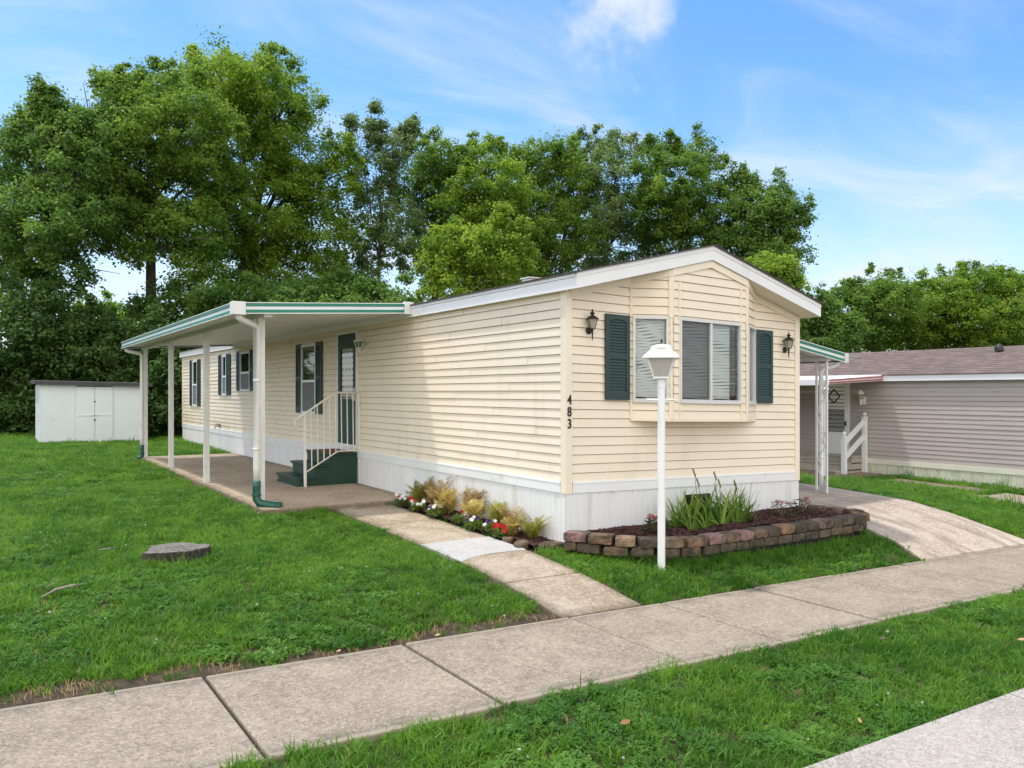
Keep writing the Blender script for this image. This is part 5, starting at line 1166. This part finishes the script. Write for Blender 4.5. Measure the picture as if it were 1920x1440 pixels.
for i, (lab, u, Z, lo, lk, sz_) in enumerate([
    ('dark shrub at the left edge behind the lawn', 20, 29, [(20, 640, 75, 75), (60, 740, 65, 70), (-30, 740, 70, 80), (30, 790, 70, 30)], 'under', .16),
    ('shrub with hanging twigs left of the shed', 110, 28.5, [(100, 610, 60, 55), (130, 680, 55, 50), (85, 700, 55, 55), (60, 775, 60, 42)], 'under', .15),
    ('dark shrub directly behind the shed', 200, 29.5, [(190, 660, 60, 55), (230, 690, 60, 55), (150, 740, 70, 70), (230, 760, 60, 60)], 'under', .15),
    ('dark ivy like shrub between the shed and the carport posts', 305, 28.5, [(310, 660, 45, 60), (290, 730, 55, 65), (335, 750, 45, 60), (310, 790, 55, 30)], 'under', .15),
    ('small shrub beside the rear end of the cream home', 350, 30, [(355, 700, 50, 70), (340, 780, 45, 40), (395, 690, 50, 70)], 'under', .15),
    ('sunlit pale green shrub far behind the shed', 190, 46, [(185, 610, 50, 45), (150, 640, 50, 40), (220, 640, 50, 45), (180, 690, 70, 50)], 'bright', .2),
    ('green shrub behind the carport roof corner', 420, 32, [(330, 580, 65, 45), (420, 570, 65, 40), (500, 590, 70, 40), (420, 640, 120, 50)], 'dark', .16),
    ('shaded shrub behind the middle of the carport roof', 600, 33, [(570, 560, 70, 30), (650, 560, 65, 38), (720, 570, 60, 35), (650, 610, 120, 40)], 'dark', .16)]):
    tree('shrub', lab, 'shrub', u, Z, lo, lk, sz_, 1.05, .5, .06, SG, seed=40 + i)
fw_l = [(at(u, v, Z), r1, r2) for u, v, Z, r1, r2 in [(60, 690, 52, 4, 4), (250, 690, 56, 4, 4), (440, 660, 55, 5, 4), (640, 630, 56, 5, 4), (820, 600, 58, 5, 4.5), (1000, 590, 58, 5, 4.5), (1180, 590, 58, 5, 4.5), (1350, 590, 58, 5, 4.5), (1480, 640, 60, 4, 3.4), (-120, 680, 52, 5, 6), (1700, 660, 74, 6, 3), (1900, 660, 74, 6, 3)]]
V, T = leaves([((c_.x, c_.y, c_.z), a, a * .6, b_) for c_, a, b_ in fw_l], .26, .42, .8)
o = np_mesh('far_woods', V, 4, T, LEAF['dark']); tag(o, 'far green woods seen between the trunks', kind='stuff')

# ------------------------------------------------------------------ lawn: tufts scattered as instances over the soil
def blades(n, rad, h, w, seed, lean=.5):
    r_ = np.random.default_rng(seed); Vs = []
    me = bpy.data.meshes.new('tuft'); v = []; f = []
    for i in range(n):
        a, q_ = r_.uniform(0, 6.28), rad * math.sqrt(r_.random()); x, y = q_ * math.cos(a), q_ * math.sin(a); hh = h * r_.uniform(.55, 1.15); b_ = r_.uniform(0, 6.28); ln = hh * lean * r_.uniform(.2, 1.2)
        dx, dy = math.cos(b_) * ln, math.sin(b_) * ln; c_ = r_.uniform(0, 3.14); sx, sy = math.cos(c_) * w, math.sin(c_) * w; k = len(v)
        v += [(x - sx, y - sy, -.01), (x + sx, y + sy, -.01), (x + dx * .35 + sx * .8, y + dy * .35 + sy * .8, hh * .6), (x + dx * .35 - sx * .8, y + dy * .35 - sy * .8, hh * .6), (x + dx, y + dy, hh * .95)]
        f += [(k, k + 1, k + 2, k + 3), (k + 3, k + 2, k + 4)]
    me.from_pydata(v, [], f); return me
def clover(n, rad, h, seed):
    r_ = np.random.default_rng(seed); me = bpy.data.meshes.new('tuft'); v = []; f = []
    for i in range(n):
        a, q_ = r_.uniform(0, 6.28), rad * math.sqrt(r_.random()); c_ = Vector((q_ * math.cos(a), q_ * math.sin(a), h * r_.uniform(.5, 1)))
        tl = Vector((r_.normal(0, .3), r_.normal(0, .3), 1)).normalized(); x = tl.orthogonal().normalized(); y = tl.cross(x); o_ = r_.uniform(0, 6.28); s = r_.uniform(.008, .014)
        for k in range(3):
            an = o_ + k * 2.094; d = x * math.cos(an) + y * math.sin(an); e = tl.cross(d); b0 = len(v)
            v += [tuple(c_), tuple(c_ + d * s * .8 + e * s * .6), tuple(c_ + d * s * 1.4), tuple(c_ + d * s * .8 - e * s * .6)]; f.append((b0, b0 + 1, b0 + 2, b0 + 3))
    me.from_pydata(v, [], f); return me
M['grass'] = leafmat('lawn grass', (.040, .140, .013), (.165, .320, .032), .45, inst=True); M['clover'] = leafmat('clover leaf', (.048, .155, .016), (.145, .300, .036), .42, inst=True)
M['drygrass'] = mat('dry grass', (.38, .28, .13), .9, var=.3, vscale=15)
src = bpy.data.collections.new('tuft sources')
def source(nm, me, m_):
    me.materials.append(m_); o = bpy.data.objects.new(nm, me); src.objects.link(o)
for i in range(4): source('a_tuft%d' % i, blades(17, .065, .060, .0042, i, 1.25), M['grass'])
for i in range(2): source('b_clover%d' % i, clover(20, .055, .045, i), M['clover'])
source('c_dry', blades(10, .05, .045, .0022, 9, 1.2), M['drygrass'])
source('d_tall', blades(14, .05, .13, .0032, 12, .6), M['grass'])
def in_paving(x, y):
    w = .02 * np.sin(7 * x + 3 * y) + .015 * np.sin(17 * x - 11 * y)
    m = (y > -3.16 - w * 1.2) & (y < -1.73 + w) & (x < 13.4) & (x > -13.2)                         # sidewalk
    m |= (y < -4.6 + w * .6)                                                             # street
    m |= (x > -1.40 + w) & (x < -.42 - w) & (y > -2) & (y < 3.7)
    m |= (x > -2.36 + w) & (x < 0.0) & (y > 3.62 + w) & (y < 14.15)
    m |= (x > -.02) & (x < 4.08) & (y > -.03) & (y < 20.7)                                           # home
    m |= (x > -.42) & (x < .1) & (y > .05) & (y < 3.7)
    xl = 4.36 - .25 * np.clip((-.9 - y) / .85, 0, 1) ** 2; xr = 6.78 + .25 * np.clip((-.9 - y) / .85, 0, 1) ** 2
    m |= (x > xl + w) & (x < xr + w) & (y > -2) & (y < 14)
    pc = np.interp(x, [.0, .25, .55, 1.0, 2.4, 4.02, 4.32], [-.05, -.50, -.83, -1.0, -1.03, -1.03, -.75]); m |= (x > 0) & (x < 4.36) & (y > pc - .04) & (y < 0)
    m |= (x > 12.45) & (x < 16.8) & (y > NY0) | (x > 9.2) & (x < 12.5) & (y > 3.6) & (y < 7.5)
    m |= (x > 9.92) & (x < 11.48) & (y > -.58) & (y < .73)
    m |= (x > 11.1 + w) & (x < 11.8 + w) & (y > 1.2) & (y < 3.2)
    m |= (x > SX0) & (x < SX1) & (y > SY0) & (y < SY1)
    m |= ((x + 3.82) / .33) ** 2 + ((y - 1.5) / .30) ** 2 < 1
    return m
Pts = []; Rot = []; Scl = []; Idx = []
def scatter(x0, x1, y0, y1, dens, smin, smax, dmin, dmax):
    n = int((x1 - x0) * (y1 - y0) * dens); x = rng.uniform(x0, x1, n); y = rng.uniform(y0, y1, n)
    zd = (x - CAMP.x) * FW.x + (y - CAMP.y) * FW.y; xd = (x - CAMP.x) * RT.x + (y - CAMP.y) * RT.y
    ok = (zd > 1.0) & (np.abs(xd) < zd * .80 + 1.6) & ~in_paving(x, y); dist = np.hypot(x - CAMP.x, y - CAMP.y); ok &= (dist >= dmin) & (dist < dmax)
    # worn soil strip between the left lawn and the sidewalk
    strip = (x < -1.3) & (y > -1.75) & (y < -1.56 + .07 * np.sin(2.3 * x) + .05 * np.sin(7 * x)); ok &= ~(strip & (rng.random(n) < .70))
    bare = np.sin(1.9 * x + 1.0) * np.sin(2.3 * y + .3) + .5 * np.sin(5 * x - 3 * y); ok &= ~((bare > 1.15) & (rng.random(n) < .35))
    x, y = x[ok], y[ok]; n = len(x); strip = strip[ok]
    cl = np.sin(1.1 * x + .7 * y) + np.sin(2.7 * x - 1.9 * y + 2) + .6 * np.sin(6.1 * y + 2.2 * x); pr_ = rng.random(n)
    idx = rng.integers(0, 4, n); idx = np.where((cl > .5) & (pr_ < .42), rng.integers(4, 6, n), idx); idx = np.where(pr_ > .962, 6, idx); idx = np.where((pr_ > .94) & (pr_ <= .962), 7, idx); idx = np.where(strip, np.where(pr_ < .75, 6, idx), idx)
    z = np.array([G(a, b_) - .035 + (lumpy(a, b_) if (a < -1.5 or b_ < -3.3) else 0) for a, b_ in zip(x, y)])
    Pts.append(np.stack([x, y, z], 1)); Rot.append(np.stack([rng.normal(0, .12, n), rng.normal(0, .12, n), rng.uniform(0, 6.28, n)], 1)); Scl.append(rng.uniform(smin, smax, n)); Idx.append(idx)
scatter(-14, 16, -4.7, 8, 470, .5, 1.3, 0, 9.5)
scatter(-16, 16, -4.7, 16, 250, .65, 1.5, 9.5, 16)
scatter(-22, 18, -4.7, 32, 80, 1.2, 2.4, 16, 34)
# longer uncut grass along the planter, posts and bricks
n = 420; x = rng.uniform(.0, 4.3, n); y = np.interp(x, [.0, .25, .55, 1.0, 2.4, 4.02, 4.32], [-.06, -.50, -.85, -1.03, -1.06, -1.06, -.78]) - np.abs(rng.normal(.03, .05, n))
z = np.array([G(a, b_) - .03 for a, b_ in zip(x, y)]); Pts.append(np.stack([x, y, z], 1)); Rot.append(np.stack([rng.normal(0, .3, n), rng.normal(0, .3, n), rng.uniform(0, 6, n)], 1)); Scl.append(rng.uniform(.6, 1.25, n) * np.interp(x, [0, 1, 4.3], [1.1, .9, .7])); Idx.append(np.full(n, 7))
n = 150; a = rng.uniform(0, 6.28, n); x = -3.82 + np.cos(a) * rng.uniform(.33, .46, n); y = 1.5 + np.sin(a) * rng.uniform(.30, .44, n); z = np.array([G(p, q) - .02 for p, q in zip(x, y)])
Pts.append(np.stack([x, y, z], 1)); Rot.append(np.stack([rng.normal(0, .3, n), rng.normal(0, .3, n), rng.uniform(0, 6, n)], 1)); Scl.append(rng.uniform(.5, .95, n)); Idx.append(np.where(rng.random(n) < .5, 7, rng.integers(0, 6, n)))
Pts, Rot, Scl, Idx = (np.concatenate(a) for a in (Pts, Rot, Scl, Idx))
def instancer(name, pts, rot, scl, idx, coll):
    me = bpy.data.meshes.new(name); me.vertices.add(len(pts)); me.vertices.foreach_set('co', pts.reshape(-1).astype(np.float32))
    a = me.attributes.new('rot', 'FLOAT_VECTOR', 'POINT'); a.data.foreach_set('vector', rot.reshape(-1).astype(np.float32))
    a = me.attributes.new('scl', 'FLOAT', 'POINT'); a.data.foreach_set('value', scl.astype(np.float32)); a = me.attributes.new('idx', 'INT', 'POINT'); a.data.foreach_set('value', idx.astype(np.int32))
    o = bpy.data.objects.new(name, me); COL.objects.link(o)
    ng = bpy.data.node_groups.new('scatter ' + name, 'GeometryNodeTree'); ng.interface.new_socket('Geometry', in_out='INPUT', socket_type='NodeSocketGeometry'); ng.interface.new_socket('Geometry', in_out='OUTPUT', socket_type='NodeSocketGeometry')
    N = ng.nodes; Lk = ng.links; gi = N.new('NodeGroupInput'); go = N.new('NodeGroupOutput'); ip = N.new('GeometryNodeInstanceOnPoints'); ci = N.new('GeometryNodeCollectionInfo')
    ci.inputs['Collection'].default_value = coll; ci.inputs['Separate Children'].default_value = True; ci.inputs['Reset Children'].default_value = True
    def attr(nm, ty): q_ = N.new('GeometryNodeInputNamedAttribute'); q_.data_type = ty; q_.inputs[0].default_value = nm; return q_.outputs[0]
    Lk.new(gi.outputs[0], ip.inputs['Points']); Lk.new(ci.outputs[0], ip.inputs['Instance']); ip.inputs['Pick Instance'].default_value = True
    Lk.new(attr('idx', 'INT'), ip.inputs['Instance Index']); Lk.new(attr('rot', 'FLOAT_VECTOR'), ip.inputs['Rotation']); Lk.new(attr('scl', 'FLOAT'), ip.inputs['Scale']); Lk.new(ip.outputs[0], go.inputs[0])
    md = o.modifiers.new('scatter', 'NODES'); md.node_group = ng; return o
print('tufts', len(Pts), 'leaves', NLEAF)
tag(instancer('grass', Pts, Rot, Scl, Idx, src), 'short green lawn grass mixed with clover', kind='stuff')
# white clover heads
fsrc = bpy.data.collections.new('clover sources'); me = bpy.data.meshes.new('head'); hb = MB(); hr_ = random.Random(4)
for i in range(46):
    d = Vector((hr_.gauss(0, 1), hr_.gauss(0, 1), hr_.gauss(.3, 1))).normalized(); x = d.orthogonal().normalized() * .0032; p_ = Vector((0, 0, .062)) + d * .004; hb.quad(p_ - x, p_ + d * .006 - x * .6, p_ + d * .006 + x * .6, p_ + x)
hb.tube([(0, 0, 0), (.003, 0, .06)], .001, 4, False); me.from_pydata(hb.v, [], hb.f); me.materials.append(M['petw']); fsrc.objects.link(bpy.data.objects.new('head', me))
sel = rng.random(len(Pts)) < np.where((Idx >= 4) & (Idx < 6), .030, .004) * np.where(np.hypot(Pts[:, 0] - CAMP.x, Pts[:, 1] - CAMP.y) < 16, 1, .3); fp = Pts[sel] + np.array([0, 0, -.008])
tag(instancer('clover_flowers', fp, Rot[sel], rng.uniform(.5, .95, sel.sum()), np.zeros(sel.sum()), fsrc), 'small white clover heads dotted over the lawn', kind='stuff')
# a few fallen leaves
FL = [(635, 1226, 'pinkish fallen leaf on the far edge of the sidewalk'), (820, 1196, 'small tan leaf on the soil strip by the sidewalk'), (1172, 1370, 'curled brown leaf in the front grass strip'), (1430, 1292, 'orange brown leaf in the front grass strip below the fourth sidewalk joint'), (1612, 1366, 'yellow leaf in the grass close to the kerb'), (1655, 1208, 'purplish leaf in the grass just below the sidewalk'), (1915, 1210, 'large tan leaf in the grass at the right edge')]
for i, (u, v, lab) in enumerate(FL):
    c_ = atg(u, v) + Vector((0, 0, .02 if i < 2 else .045)); r_ = random.Random(i); s = .022 + .010 * r_.random(); a = r_.uniform(0, 6.28); d = Vector((math.cos(a), math.sin(a), .1)); e = Vector((-math.sin(a), math.cos(a), .15)); mb = MB()
    P_ = [c_ - d * s, c_ - d * s * .3 + e * s * .5 + Vector((0, 0, .008)), c_ + d * s * .4 + e * s * .4 + Vector((0, 0, .01)), c_ + d * s * 1.1 + Vector((0, 0, .006)), c_ + d * s * .4 - e * s * .4, c_ - d * s * .3 - e * s * .5, c_]
    mb.v = [tuple(p_) for p_ in P_]; mb.f = [(6, 0, 1), (6, 1, 2), (6, 2, 3), (6, 3, 4), (6, 4, 5), (6, 5, 0)]
    tag(mb.build('fallen_leaf', mat('fallen leaf', [(.50, .27, .22), (.48, .33, .20), (.30, .16, .08), (.50, .27, .10), (.52, .36, .12), (.17, .09, .08), (.50, .32, .18)][i], .8, trans=.2)), lab, 'leaf', 'fallen leaves')
